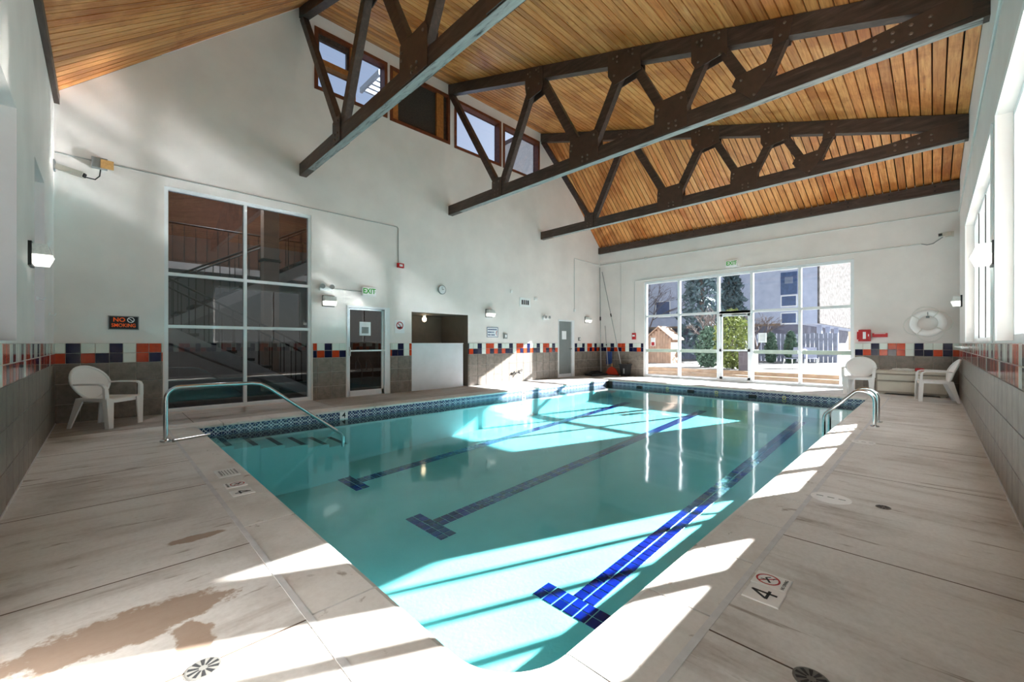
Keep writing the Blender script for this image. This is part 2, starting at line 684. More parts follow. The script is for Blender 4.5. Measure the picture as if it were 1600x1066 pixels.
M['plaster'] = plaster()
M['step_edge'] = plain('black_nosing_strip', srgb(18, 24, 40), 0.4)


def water():
    N = Nodes('pool_water')
    N.t.nodes.remove(N.b)
    g = N.n('ShaderNodeNewGeometry')
    mp = N.n('ShaderNodeMapping')
    mp.inputs['Scale'].default_value = (1.0, 0.28, 1)
    mp.inputs['Rotation'].default_value = (0, 0, math.radians(6))
    N.l(g.outputs['Position'], mp.inputs[0])
    f = N.noise(mp.outputs[0], 1.1, 1.5, 0.5, 0.4)
    bp = N.n('ShaderNodeBump')
    bp.inputs['Strength'].default_value = 1.0
    bp.inputs['Distance'].default_value = 0.012
    N.l(f, bp.inputs['Height'])
    tr = N.n('ShaderNodeBsdfTransparent')
    tr.inputs[0].default_value = (0.50, 0.86, 0.89, 1)
    gl = N.n('ShaderNodeBsdfGlossy')
    gl.inputs['Roughness'].default_value = 0.07
    N.l(bp.outputs[0], gl.inputs['Normal'])
    fr = N.n('ShaderNodeFresnel')
    fr.inputs[0].default_value = 1.33
    ms = N.n('ShaderNodeMixShader')
    gb = N.n('ShaderNodeNewGeometry')
    # one reflection per pane: the exit face only lets light through
    N.l(N.math('MULTIPLY', fr.outputs[0], N.math('SUBTRACT', 1.0, gb.outputs['Backfacing'])), ms.inputs[0])
    N.l(tr.outputs[0], ms.inputs[1])
    N.l(gl.outputs[0], ms.inputs[2])
    N.l(ms.outputs[0], N.out.inputs[0])
    return N.m


M['water'] = water()
M['glass'] = glass('window_glass', (0.97, 0.98, 0.98, 1))
M['glass_clere'] = glass('tinted_clerestory_glass', (0.64, 0.70, 0.80, 1))
M['glass_end'] = glass('tinted_end_glass', (0.74, 0.77, 0.80, 1))
M['glass_hall'] = glass('dark_tinted_glass', (0.55, 0.57, 0.6, 1), 1.75)
M['glass_side'] = glass('tinted_recess_glass', (0.60, 0.62, 0.68, 1))

# ------------------------------------------------------------------ room shell


def wall_cells(mb, axis, p0, p1, a0, a1, z0, z1, holes):
    """axis 'y': wall plane normal to Y spanning X a0..a1; axis 'x': normal to X spanning Y. holes (a0,a1,z0,z1)"""
    A = sorted({a0, a1} | {h[0] for h in holes} | {h[1] for h in holes})
    A = [a for a in A if a0 <= a <= a1]
    for i in range(len(A) - 1):
        l, r = A[i], A[i + 1]
        mid = (l + r) / 2
        hs = sorted([h for h in holes if h[0] < mid < h[1]], key=lambda h: h[2])
        z = z0
        spans = []
        for h in hs:
            if h[2] > z:
                spans.append((z, h[2]))
            z = h[3]
        if z < z1:
            spans.append((z, z1))
        for s, e in spans:
            if axis == 'y':
                mb.box(l, r, p0, p1, s, e)
            else:
                mb.box(p0, p1, l, r, s, e)


ZL = 5.0                       # eaves height at the near-left and end walls
ZC0, ZC1 = 5.15, 8.30          # main ceiling at the right wall and at the long wall
T = [3.0, 6.8, 10.6]           # truss lines


def zc(y):
    return ZC0 + (y - VR) * (ZC1 - ZC0) / (VL - VR)


BW = (0.76, 3.17, 0.02, 3.94)          # big hall window
DR = (3.93, 4.95, 0.0, 2.08)           # glass door
AL = (5.59, 7.41, 0.0, 2.02)           # alcove
FD = (11.46, 12.36, 0.0, 2.06)         # grey far door
CL = [(3.23, 4.92, 6.68, 8.02), (4.99, 6.78, 6.66, 8.00), (6.93, 8.70, 6.63, 8.00), (8.78, 10.47, 6.63, 8.00)]
mb = MB()
wall_cells(mb, 'y', VL, VL + 0.25, UL, UF, -0.3, ZL, [BW, DR, AL, FD])
mb.prism([(UL, ZL), (T[0], ZL), (T[0], ZC1)], 'y', VL, VL + 0.25)
wall_cells(mb, 'y', VL, VL + 0.25, T[0], T[2], ZL, ZC1, CL)
mb.prism([(T[2], ZL), (UF, ZL), (T[2], ZC1)], 'y', VL, VL + 0.25)
wall_long = tag(mb.build('wall_long', M['wall']), 'tall white gabled wall with clerestory windows and tiled base', 'wall', kind='structure')

EW = (1.46, 7.40, 0.0, 3.44)
mb = MB()
wall_cells(mb, 'x', UF, UF + 0.25, VR - 0.25, VL + 0.25, -0.3, ZL + 0.05, [EW])
wall_end = tag(mb.build('wall_end', M['wall']), 'white end wall around the large glazed pool doors', 'wall', kind='structure')

RWA, RWB = (6.55, 11.40, 1.24, 3.40), (3.00, 6.10, 1.24, 3.40)
mb = MB()
wall_cells(mb, 'y', VR - 0.35, VR, UL - 0.25, UF, -0.3, ZC0 + 0.05, [RWA, RWB])
wall_right = tag(mb.build('wall_right', M['wall']), 'white side wall with wide windows above grey tile', 'wall', kind='structure')

LWA, LWB = (1.10, 5.48, 1.24, 3.22), (6.80, 7.88, 1.24, 3.24)
mb = MB()
wall_cells(mb, 'x', UL - 0.28, UL, VR, VL + 0.25, -0.3, ZL + 0.05, [LWA, LWB])
wall_left = tag(mb.build('wall_left', M['wall']), 'white wall beside the camera with deep window recesses', 'wall', kind='structure')

# ceiling: roof deck with individual pine boards below it
mb = MB()
e = 0.05


def quad_slab(mb, p, t):
    """p: four corners, thickened upwards by t"""
    mb.hexa([tuple(q) for q in p] + [(q[0], q[1], q[2] + t) for q in p])


o0, o1 = VR - 0.35, VL + 0.25
NS = 40
for k in range(NS):
    y0, y1 = o0 + (o1 - o0) * k / NS, o0 + (o1 - o0) * (k + 1) / NS
    quad_slab(mb, [(UL - 0.28, y0, ZL + 0.07), (T[0], y0, zc(y0) + 0.07), (T[0], y1, zc(y1) + 0.07), (UL - 0.28, y1, ZL + 0.07)], 0.1)
    quad_slab(mb, [(T[2], y0, zc(y0) + 0.07), (UF + 0.25, y0, ZL + 0.07), (UF + 0.25, y1, ZL + 0.07), (T[2], y1, zc(y1) + 0.07)], 0.1)
quad_slab(mb, [(T[0], o0, zc(o0) + 0.07), (T[2], o0, zc(o0) + 0.07), (T[2], o1, zc(o1) + 0.07), (T[0], o1, zc(o1) + 0.07)], 0.1)
ceiling = tag(mb.build('ceiling', M['roof_deck']), 'high sloping ceiling of orange pine boards', 'ceiling', kind='structure')
NB = 66
slope = math.atan2(ZC1 - ZC0, VL - VR)
dy = (VL - VR) / NB
blen = dy / math.cos(slope)
bm_ = MB().box(-1.9, 1.9, -blen / 2 + 0.010, blen / 2 - 0.010, 0, 0.022)
first = None
for bay in (0, 1):
    for k in range(NB):
        y = VR + (k + 0.5) * dy
        if first is None:
            first = o = bm_.build('ceiling_board', M['board'], ceiling, local=True)
        else:
            o = first.copy()
            COL.objects.link(o)
        o.location = Vector((T[bay] + 1.9, y, zc(y) + random.uniform(-0.003, 0.003))) - wloc(ceiling)
        o.rotation_euler = (slope, 0, 0)
for bay in (0, 1):
    for k in range(NB):
        y0 = VR + k * dy + 0.010
        y1 = VR + (k + 1) * dy - 0.010
        j = random.uniform(-0.003, 0.003)
        if bay == 0:
            p = [(UL, y0, ZL + j), (T[0], y0, zc(y0) + j), (T[0], y1, zc(y1) + j), (UL, y1, ZL + j)]
        else:
            p = [(T[2], y0, zc(y0) + j), (UF, y0, ZL + j), (UF, y1, ZL + j), (T[2], y1, zc(y1) + j)]
        m = MB()
        quad_slab(m, p, 0.022)
        m.build('ceiling_board', M['board'], ceiling)

# dark ledger beams
m = MB().box(UF - 0.10, UF, VR, VL, 4.74, 4.975)
beam = tag(m.build('trim_1', M['timber']), 'dark brown ledger beam along the top of the end wall', 'beam', kind='structure')
bo = MB()
for k in range(12):
    y = VR + 0.4 + k * 0.8
    for z in (4.80, 4.91):
        bo.lathe([(0.018, 0), (0.018, 0.012), (0.008, 0.016)], (UF - 0.116, y, z), 6, 'x')
bo.build('bolts', M['black'], beam)['kind'] = 'stuff'
m = MB().box(UL, UL + 0.06, VR, VL, 4.84, 4.975)
tag(m.build('trim_2', M['timber']), 'dark brown ledger beam on the wall with window recesses', 'beam', kind='structure')

# ------------------------------------------------------------------ roof trusses
BN = [7.34, 4.82, 3.07, 1.84]
TN = [6.13, 3.93, 2.45, 1.44]
BZ0, BZ1 = 4.72, 4.97


def gusset(root, poly, holes, u):
    g = MB()
    for s in (-1, 1):
        g.prism(poly, 'x', u + s * 0.075, u + s * 0.088)
    go = g.build('gusset_plate', M['brown'], root)
    b = MB()
    for s in (-1, 1):
        for (y, z) in holes:
            b.lathe([(0.021, 0), (0.021, s * 0.012), (0.010, s * 0.020)], (u + s * 0.088, y, z), 6, 'x')
    b.build('bolts', M['bolt'], go)['kind'] = 'stuff'


def make_truss(u, label):
    root = thing('roof_truss', (u, VL, BZ0), label, 'roof truss', 'timber roof trusses')
    zt = lambda y: zc(y) - 0.012
    D = 0.27
    m = MB().prism([(VL, zt(VL)), (VR, zt(VR)), (VR, zt(VR) - D), (VL, zt(VL) - D)], 'x', u - 0.074, u + 0.074)
    m.build('top_chord', M['timber'], root)
    m = MB().prism([(VL, BZ0), (VL, BZ1), (VR, BZ1), (VR, BZ0)], 'x', u - 0.070, u + 0.070)
    bc = m.build('bottom_chord', M['timber'], root)
    MB().box(u - 0.066, u + 0.066, VR + 0.05, VL - 0.5, BZ0 - 0.006, BZ0 - 0.001).build('grey_underside', M['grey_streaked'], bc)  # thin strip in streaky paler grey along the underside of the chord
    zm = lambda y: zt(y) - D / 2
    bm = (BZ0 + BZ1) / 2
    mem = [((VL - 0.06, zt(VL) - D), (BN[0], bm + 0.15))]
    for i in range(4):
        mem.append(((BN[i], bm), (TN[i], zm(TN[i]))))
        if i < 3:
            mem.append(((TN[i], zm(TN[i])), (BN[i + 1], bm)))
    for k, (a, b) in enumerate(mem):
        w = 0.14 if k == 0 else (0.175 if k in (1, 2, 3) else 0.15)
        sep = 0.10 if k else 0.06
        a2, b2 = Vector((u, a[0], a[1])), Vector((u, b[0], b[1]))
        if k:
            d = (b2 - a2).normalized()
            off = 0.07 * (1 if b2.y > a2.y else -1)
            a2.y += off; b2.y += off * 0.3
        MB().bar(a2, b2, 0.12, w, (0, 1, 0)).build('web_strut', M['timber'], root)
    # bottom gussets
    for i, y in enumerate(BN):
        hw = [0.16, 0.34, 0.28, 0.28][i]
        if i == 0:
            poly = [(y - hw, BZ0 + 0.01), (y + hw, BZ0 + 0.01), (y + hw, BZ0 + 0.40), (y + 0.05, BZ0 + 0.47), (y - hw, BZ0 + 0.44)]
            hl = [(y - 0.07, BZ0 + 0.07), (y + 0.05, BZ0 + 0.07), (y - 0.07, BZ0 + 0.16), (y + 0.05, BZ0 + 0.16), (y + 0.08, BZ0 + 0.36), (y - 0.08, BZ0 + 0.36)]
        elif i < 3:
            poly = [(y - hw, BZ0 + 0.01), (y + hw, BZ0 + 0.01), (y + hw, BZ0 + 0.40), (y + hw - 0.02, BZ0 + 0.58), (y - hw + 0.05, BZ0 + 0.60), (y - hw, BZ0 + 0.50)]
            hl = [(y - 0.10, BZ0 + 0.08), (y + 0.02, BZ0 + 0.08), (y - 0.10, BZ0 + 0.16), (y + 0.02, BZ0 + 0.16), (y + hw - 0.07, BZ0 + 0.46), (y - hw + 0.09, BZ0 + 0.50), (y + hw - 0.05, BZ0 + 0.36)]
        else:
            poly = [(y, BZ0 + 0.02), (y + hw, BZ0 + 0.34), (y + hw - 0.06, BZ0 + 0.46), (y - hw + 0.05, BZ0 + 0.50), (y - hw, BZ0 + 0.38)]
            hl = [(y - 0.02, BZ0 + 0.10), (y + 0.15, BZ0 + 0.38), (y - 0.15, BZ0 + 0.40)]
        gusset(root, poly, hl, u)
    for i, y in enumerate(TN):
        hw = [0.26, 0.33, 0.27, 0.10][i]
        if i < 3:
            poly = [(y - hw, zt(y - hw) - 0.005), (y + hw, zt(y + hw) - 0.005), (y + hw, zt(y) - 0.36), (y + 0.20, zt(y) - 0.66 + 0.08 * i),
                    (y - hw + 0.05, zt(y) - 0.60 + 0.08 * i), (y - hw, zt(y - hw) - 0.42)]
            hl = [(y - hw * 0.55, zt(y) - 0.10), (y - hw * 0.3, zt(y) - 0.10), (y + hw * 0.4, zt(y) - 0.08), (y + hw * 0.65, zt(y) - 0.08),
                  (y - hw * 0.55, zt(y) - 0.18), (y + hw * 0.4, zt(y) - 0.17), (y + hw * 0.6, zt(y) - 0.40), (y - hw * 0.6, zt(y) - 0.44)]
        else:
            poly = [(y - hw, zt(y - hw) - 0.03), (y + hw, zt(y + hw) - 0.03), (y + hw + 0.06, zt(y) - 0.34), (y - hw + 0.06, zt(y) - 0.34)]
            hl = [(y, zt(y) - 0.09), (y + 0.05, zt(y) - 0.24)]
        gusset(root, poly, hl, u)
    poly = [(0.62, BZ0 + 0.03), (0.62, BZ0 + 0.24), (-0.30, BZ0 + 0.34), (-0.30, BZ0 + 0.05)]
    gusset(root, poly, [(0.5 - 0.16 * k, BZ0 + 0.09 + 0.10 * j + 0.01 * k) for k in range(4) for j in range(2)], u)
    return root


make_truss(T[0], 'dark brown timber truss nearest the camera, cut off by the top of the picture')
make_truss(T[1], 'dark brown timber truss in the middle, shown along its whole length')
make_truss(T[2], 'dark brown timber truss closest to the glazed end wall')

# ------------------------------------------------------------------ tiled wainscot
TW = 0.32
PAT = [('t_w', 't_o'), ('t_b', 't_b'), ('t_w', 't_o'), ('t_w', 't_b'), ('t_b', 't_b'), ('t_w', 't_w'), ('t_o', 't_o'), ('t_o', 't_b')]
ROWS = [(0.0, 0.285), (0.285, 0.595), (0.595, 0.905)]
BROWS = [(1.063, 1.22), (0.905, 1.063)]
_cache = {}


def tile(parent, axis, side, pos, a0, a1, z0, z1, mat, name):
    g = 0.0035
    w, h = round(a1 - a0 - 2 * g, 4), round(z1 - z0 - 2 * g, 4)
    if w < 0.012 or h < 0.012:
        return
    key = (axis, side, w, h, mat)
    t = 0.010
    if key not in _cache:
        m = MB()
        c = 0.003
        # chamfered tile lying in the wall plane, proud by t
        ring = lambda i, d: [(-w / 2 + i, d, i), (w / 2 - i, d, i), (w / 2 - i, d, h - i), (-w / 2 + i, d, h - i)]
        v = ring(0, 0) + ring(0, t - c) + ring(c, t)
        if axis == 'y':
            v = [(p[0], side * p[1], p[2]) for p in v]
        else:
            v = [(side * p[1], p[0], p[2]) for p in v]
        f = [(3, 2, 1, 0), (8, 9, 10, 11)]
        for k in (0, 4):
            f += [(k + i, k + (i + 1) % 4, k + 4 + (i + 1) % 4, k + 4 + i) for i in range(4)]
        m.add(v, f)
        o = m.build(name, M[mat], parent, local=True)
        _cache[key] = o
    else:
        o = _cache[key].copy()
        COL.objects.link(o)
        o.parent = parent
    mid = (a0 + a1) / 2
    wpos = Vector((mid, pos, z0 + g)) if axis == 'y' else Vector((pos, mid, z0 + g))
    o.location = wpos - wloc(parent)


def wainscot(parent, axis, side, pos, spans, phase, bphase=0, lo=None, amax=None):
    """side: +1 or -1, the way the tiled face looks; phase: where a vertical joint falls"""
    for (s, e_) in spans:
        mbg = MB()
        if axis == 'y':
            mbg.box(s, e_, pos, pos + side * 0.005, 0.0, H)
        else:
            mbg.box(pos, pos + side * 0.005, s, e_, 0.0, H)
        mbg.build('grout_bed', M['grout'], parent)
        p2 = pos + side * 0.005
        k0 = math.floor((s - phase) / TW)
        k = k0
        while phase + k * TW < e_:
            a, b = max(s, phase + k * TW), min(e_, phase + (k + 1) * TW)
            for (z0, z1) in ROWS:
                tile(parent, axis, side, p2, a, b, z0, z1, 'stone', 'wall_tile')
            for q in (0, 1):
                a2 = max(s, phase + (k + q / 2) * TW)
                b2 = min(e_, phase + (k + q / 2 + 0.5) * TW)
                if b2 > a2:
                    pt = PAT[(2 * k + q + bphase) % 8]
                    for r in (0, 1):
                        tile(parent, axis, side, p2, a2, b2, BROWS[r][0], BROWS[r][1], pt[r], 'border_tile')
            k += 1


wainscot(wall_long, 'y', -1, VL, [(UL, BW[0] - 0.02), (BW[1] + 0.03, DR[0] - 0.02), (DR[1] + 0.05, AL[0]), (AL[1], FD[0] - 0.03), (FD[1] + 0.06, UF)], 0.08, 4)
wainscot(wall_end, 'x', -1, UF, [(VR, EW[0] - 0.02), (EW[1] + 0.02, VL)], 0.0, 3)
wainscot(wall_left, 'x', 1, UL, [(2.5, VL)], 0.02, 1)
wainscot(wall_right, 'y', 1, VR, [(1.5, UF)], 0.05, 2)
# sills and white base caulk lines
tag(MB().box(2.96, 6.14, VR - 0.35, VR + 0.006, H + 0.001, H + 0.022).build('trim_3', M['white']), 'white sill under the window nearest the camera', 'sill', kind='structure')
tag(MB().box(6.51, 11.44, VR - 0.35, VR + 0.006, H + 0.001, H + 0.022).build('trim_4', M['white']), 'white sill under the far side window', 'sill', kind='structure')
tag(MB().box(1.5, UF, VR, VR + 0.022, 0.0, 0.014).build('baseboard_right', M['caulk']), 'pale sealant bead at the foot of the side wall', 'baseboard', kind='structure')
tag(MB().box(UL, UL + 0.022, 2.5, VL, 0.0, 0.014).build('baseboard_left', M['caulk']), 'pale sealant bead at the foot of the recessed-window wall', 'baseboard', kind='structure')

# ------------------------------------------------------------------ deck, coping, pool
PX0, PX1, PY0, PY1 = 1.00, 12.05, 1.03, 7.62     # inner edge of the coping
CW = 0.33
WZ = -0.17
m = MB()
m.box(UL, PX0 - 0.02, VR, VL, -0.30, -0.035).box(PX1 + 0.02, UF, VR, VL, -0.30, -0.035)
m.box(PX0 - 0.02, PX1 + 0.02, VR, PY0 - 0.02, -0.30, -0.035).box(PX0 - 0.02, PX1 + 0.02, PY1 + 0.02, VL, -0.30, -0.035)
floor = tag(m.build('floor', M['base']), 'stained brushed concrete pool deck', 'floor', kind='structure')
g = 0.004
DX0, DY0, DX1, DY1 = PX0 - CW - 0.03, PY0 - CW - 0.03, PX1 + CW + 0.03, PY1 + CW + 0.03
cuts = [VR, 1.94, 2.93, 4.42, 5.44, 6.70, DY1]
for a, b in zip(cuts, cuts[1:]):
    MB().box(UL, DX0, a + g, b - g, -0.035, 0.0).build('deck_slab', M['conc_x'], floor)
cuts = [DX0, 1.84, 3.09, 4.98, 6.70, 8.6, 10.5, 12.3, UF]
for a, b in zip(cuts, cuts[1:]):
    MB().box(a + g, b - g, VR, DY0, -0.035, 0.0).build('deck_slab', M['conc_y'], floor)
cuts = [UL, 1.0, 3.2, 5.4, 7.6, 9.8, 12.0, UF]
for a, b in zip(cuts, cuts[1:]):
    MB().box(a + g, b - g, DY1, VL, -0.035, 0.0).build('deck_slab', M['conc_l'], floor)
cuts = [DY0, 2.6, 4.4, 6.2, DY1]
for a, b in zip(cuts, cuts[1:]):
    MB().box(DX1, UF, a + g, b - g, -0.035, 0.0).build('deck_slab', M['conc_y'], floor)
m = MB()
m.box(DX0, DX0 + 0.03, DY0 + 0.03, DY1, -0.035, 0.002).box(DX0, DX1, DY0, DY0 + 0.03, -0.035, 0.002)
m.box(DX1 - 0.03, DX1, DY0 + 0.03, DY1, -0.035, 0.002).box(DX0 + 0.03, DX1 - 0.03, DY1 - 0.03, DY1, -0.035, 0.002)
m.build('joint_sealant', M['caulk'], floor)
for y in (1.94, 2.93, 4.42, 5.44, 6.70, DY1):
    MB().box(UL, DX0, y - 0.004, y + 0.004, -0.03, 0.0008).build('deck_joint', M['joint'], floor)
for x in (1.84, 3.09, 4.98, 6.70, 8.6, 10.5, 12.3):
    MB().box(x - 0.004, x + 0.004, VR + 0.03, DY0, -0.03, 0.0008).build('deck_joint', M['joint'], floor)
for x in (1.0, 3.2, 5.4, 7.6, 9.8, 12.0):
    MB().box(x - 0.004, x + 0.004, DY1, VL - 0.02, -0.03, 0.0008).build('deck_joint', M['joint'], floor)

pool = thing('swimming_pool', ((PX0 + PX1) / 2, (PY0 + PY1) / 2, -1.3), 'rectangular indoor swimming pool with aqua plaster and blue lane lines', 'pool')
RC = 0.30


def zf(x):
    return -1.02 + 0.05 * (x - 2.9)


def outline(inset=0.0, n=10):
    x0, x1, y0, y1 = PX0 + inset, PX1 - inset, PY0 + inset, PY1 - inset
    r = max(RC - inset, 0.05)
    pts = []
    for k in range(n + 1):
        a = math.pi + (math.pi / 2) * k / n
        pts.append((x0 + r + r * math.cos(a), y0 + r + r * math.sin(a)))
    pts += [(x1, y0), (x1, y1), (x0, y1)]
    return pts


ol = outline(-0.025)
m = MB()
n = len(ol)
m.add([(x, y, -0.035) for x, y in ol] + [(x, y, zf(x)) for x, y in ol],
      [(i, (i + 1) % n, n + (i + 1) % n, n + i) for i in range(n)] + [tuple(range(n, 2 * n))])
shell = m.build('pool_shell', M['plaster'], pool)

# coping stones, each with a rounded nose towards the water


def cop_stone(a0, a1, side):
    """side: l (near-left, along Y), r (along X at PY0), t (long side), e (end)"""
    prof = [(0.0, -0.045), (0.0, 0.0), (CW - 0.035, 0.0), (CW - 0.012, -0.008), (CW, -0.025), (CW - 0.005, -0.045)]
    m = MB()
    if side == 'l':
        m.prism([(PX0 - CW + p, z) for p, z in prof], 'y', a0 + 0.005, a1 - 0.005)
    elif side == 'e':
        m.prism([(PX1 + CW - p, z) for p, z in prof], 'y', a0 + 0.005, a1 - 0.005)
    elif side == 'r':
        m.prism([(PY0 - CW + p, z) for p, z in prof], 'x', a0 + 0.005, a1 - 0.005)
    else:
        m.prism([(PY1 + CW - p, z) for p, z in prof], 'x', a0 + 0.005, a1 - 0.005)
    return m.build('coping_stone', M['coping'], pool)


def split(a, b, step):
    k = max(1, round((b - a) / step))
    return [(a + (b - a) * i / k, a + (b - a) * (i + 1) / k) for i in range(k)]


for a, b in split(PY0 + RC, PY1, 0.635):
    cop_stone(a, b, 'l')
for a, b in split(PX0 + RC, PX1, 0.635):
    cop_stone(a, b, 'r')
for a, b in split(PX0 - CW, PX1 + CW, 0.635):
    cop_stone(a, b, 't')
for a, b in split(PY0, PY1, 0.635):
    cop_stone(a, b, 'e')
MB().prism([(PX1, PY0 - CW), (PX1 + CW, PY0 - CW), (PX1 + CW, PY0), (PX1, PY0)], 'z', -0.045, 0.0).build('coping_stone', M['coping'], pool)
m = MB()
arc = outline(0, 12)[:13]
outer = [(PX0 - CW, PY0 + RC - 0.003), (PX0 - CW, PY0 - CW), (PX0 + RC - 0.003, PY0 - CW)]
for (i, z0) in ((0.0, -0.045),):
    rings = []
    for inset, z in ((0.005, -0.045), (0.0, -0.025), (-0.012, -0.008), (-0.035, 0.0)):
        a = outline(inset, 12)[:13]
        rings.append([(x, y, z) for x, y in a])
    vs = [p for r in rings for p in r]
    fs = []
    for k in range(3):
        for j in range(12):
            fs.append((k * 13 + j, k * 13 + j + 1, (k + 1) * 13 + j + 1, (k + 1) * 13 + j))
    top = [3 * 13 + j for j in range(13)]
    b0 = len(vs)
    vs += [(p[0], p[1], 0.0) for p in outer] + [(p[0], p[1], -0.045) for p in outer]
    # top fan: arc points to outer corner points
    fs.append((top[0], b0, b0 + 1, top[6]) + tuple(top[j] for j in range(5, 0, -1)))
    fs.append((top[6], b0 + 1, b0 + 2, top[12]) + tuple(top[j] for j in range(11, 6, -1)))
    fs.append((b0, b0 + 3, b0 + 4, b0 + 1))
    fs.append((b0 + 1, b0 + 4, b0 + 5, b0 + 2))
    m.add(vs, fs)
m.build('coping_stone', M['coping'], pool)

# waterline tiles on the two sides the camera sees, plain band behind them
WT = 0.150
first = None


def wl_tile(x, y, rz):
    global first
    if first is None:
        mm = MB().box(-0.0735, 0.0735, -0.006, 0.0, -0.0735, 0.0735)
        first = o = mm.build('waterline_tile', M['waterline'], pool, local=True)
    else:
        o = first.copy()
        COL.objects.link(o)
    o.location = Vector((x, y, -0.122)) - wloc(pool)
    o.rotation_euler = (0, 0, rz)


nx = int((PX1 - PX0) / WT)
MARK = (14, 46)
for k in range(nx):
    if k in MARK:
        continue
    wl_tile(PX0 + (k + 0.5) * WT, PY1 + 0.025, 0)
for k in range(int((PY1 - PY0) / WT)):
    wl_tile(PX1 + 0.025, PY0 + (k + 0.5) * WT, -R90)
for k in MARK:
    x = PX0 + (k + 0.5) * WT
    t = MB().box(x - 0.0735, x + 0.0735, PY1 + 0.017, PY1 + 0.025, -0.196, -0.048).build('depth_tile', M['t_mark'], pool)
    text('4', 0.15, M['ink'], t, (x, PY1 + 0.0155, -0.115), ROT_LONG)
m = MB()
for y in (2.6, 4.2, 5.6):
    m.torus((PX1 + 0.017, y, -0.135), 0.035, 0.009, 'x', 16, 6)
m.build('return_ring', plain('yellow_ring', srgb(214, 206, 120), 0.5), pool)
for y in (3.3, 4.9, 6.5):
    MB().box(PX1 - 0.02, PX1 + 0.02, y - 0.09, y + 0.09, -0.235, -0.125).build('inlet_fitting', M['black'], pool)

# steps with black nosings in the corner by the handrail
for k in range(6):
    x0 = PX0 - 0.02 + k * 0.325
    z = -0.215 - 0.05 * k
    s = MB().box(x0, x0 + 0.33, 6.86, PY1 + 0.02, -1.05, z).build('pool_step', M['plaster'], pool)
    MB().box(x0 + 0.25, x0 + 0.32, 6.92, PY1 - 0.02, z, z + 0.004).build('nosing_strip', M['step_edge'], s)

# lane lines: cobalt tiles two wide with a T at the near end; the nearest ones one by one, the rest as one piece
TP = 0.113
lanes = [2.13, 4.33, 6.55]
cells = []
for li, yc in enumerate(lanes):
    for i in range(7):
        for j in range(2):
            cells.append((2.80 + j * TP, yc + (i - 3) * TP))
    x = 2.80 + 2 * TP
    while x < 11.4:
        for s in (-0.5, 0.5):
            cells.append((x, yc + s * TP))
        x += TP
cells.sort(key=lambda c: math.hypot(c[0], c[1]))
first_l = None
rest = MB()
tilt = -math.atan(0.05)
for i, (x, y) in enumerate(cells):
    if i < 300:
        if first_l is None:
            first_l = o = MB().cbox(-TP / 2 + 0.006, TP / 2 - 0.006, -TP / 2 + 0.006, TP / 2 - 0.006, 0, 0.006, 0.002).build('lane_tile', M['t_lane'], pool, local=True)
        else:
            o = first_l.copy()
            COL.objects.link(o)
        o.location = Vector((x, y, zf(x) + 0.001)) - wloc(pool)
        o.rotation_euler = (0, tilt, 0)
    else:
        q = [(x + a * (TP / 2 - 0.006), y + b * (TP / 2 - 0.006)) for a, b in ((-1, -1), (1, -1), (1, 1), (-1, 1))]
        rest.hexa([(a, b, zf(a) + 0.001) for a, b in q] + [(a, b, zf(a) + 0.007) for a, b in q])
r_ = rest.build('lane_tiles', M['t_lane'], pool)
r_['kind'] = 'stuff'

ol = outline(-0.02)
m = MB()
m.add([(x, y, WZ) for x, y in ol], [tuple(range(len(ol)))])
tag(m.build('pool_water', M['water']), 'clear still turquoise water filling the swimming pool', 'water', kind='structure')

# ------------------------------------------------------------------ windows and doors


def window(name, label, axis, pos, A, Z, w, d, glassm, framem=None, skip=(), kind='structure', cat='window'):
    """pos: centre of the frame depth d; A, Z: grid lines of the outer edge and mullion centres; w: bar width"""
    fm = framem or M['alu']
    root = thing(name, ((A[0] + A[-1]) / 2, pos, Z[0]) if axis == 'y' else (pos, (A[0] + A[-1]) / 2, Z[0]), label, cat, kind=kind)

    def bx(a0, a1, z0, z1, t0, t1):
        return (MB().box(a0, a1, pos + t0, pos + t1, z0, z1) if axis == 'y' else MB().box(pos + t0, pos + t1, a0, a1, z0, z1))
    h = d / 2
    m = MB()
    for q in (bx(A[0], A[0] + w, Z[0], Z[-1], -h, h), bx(A[-1] - w, A[-1], Z[0], Z[-1], -h, h),
              bx(A[0] + w, A[-1] - w, Z[0], Z[0] + w, -h, h), bx(A[0] + w, A[-1] - w, Z[-1] - w, Z[-1], -h, h)):
        m.add(q.v, q.f)
    m.build('window_frame', fm, root)
    for a in A[1:-1]:
        bx(a - w / 2, a + w / 2, Z[0] + w, Z[-1] - w, -h, h).build('mullion', fm, root)
    for i in range(len(A) - 1):
        a0 = A[i] + (w if i == 0 else w / 2)
        a1 = A[i + 1] - (w if i == len(A) - 2 else w / 2)
        for j in range(len(Z) - 1):
            if (i, j) in skip:
                continue
            z0 = Z[j] + (w if j == 0 else w / 2)
            z1 = Z[j + 1] - (w if j == len(Z) - 2 else w / 2)
            bx(a0, a1, z0, z1, -0.003, 0.003).build('pane', glassm, root)
            if j:
                bx(a0, a1, Z[j] - w / 2, Z[j] + w / 2, -h, h).build('transom', fm, root)
    return root


# hall window
hw = window('window_1', 'tall six-pane window onto the dark stair hall', 'y', VL + 0.07, [BW[0], 1.965, BW[1]], [BW[2], 1.515, 2.43, BW[3]], 0.055, 0.10, M['glass_hall'])
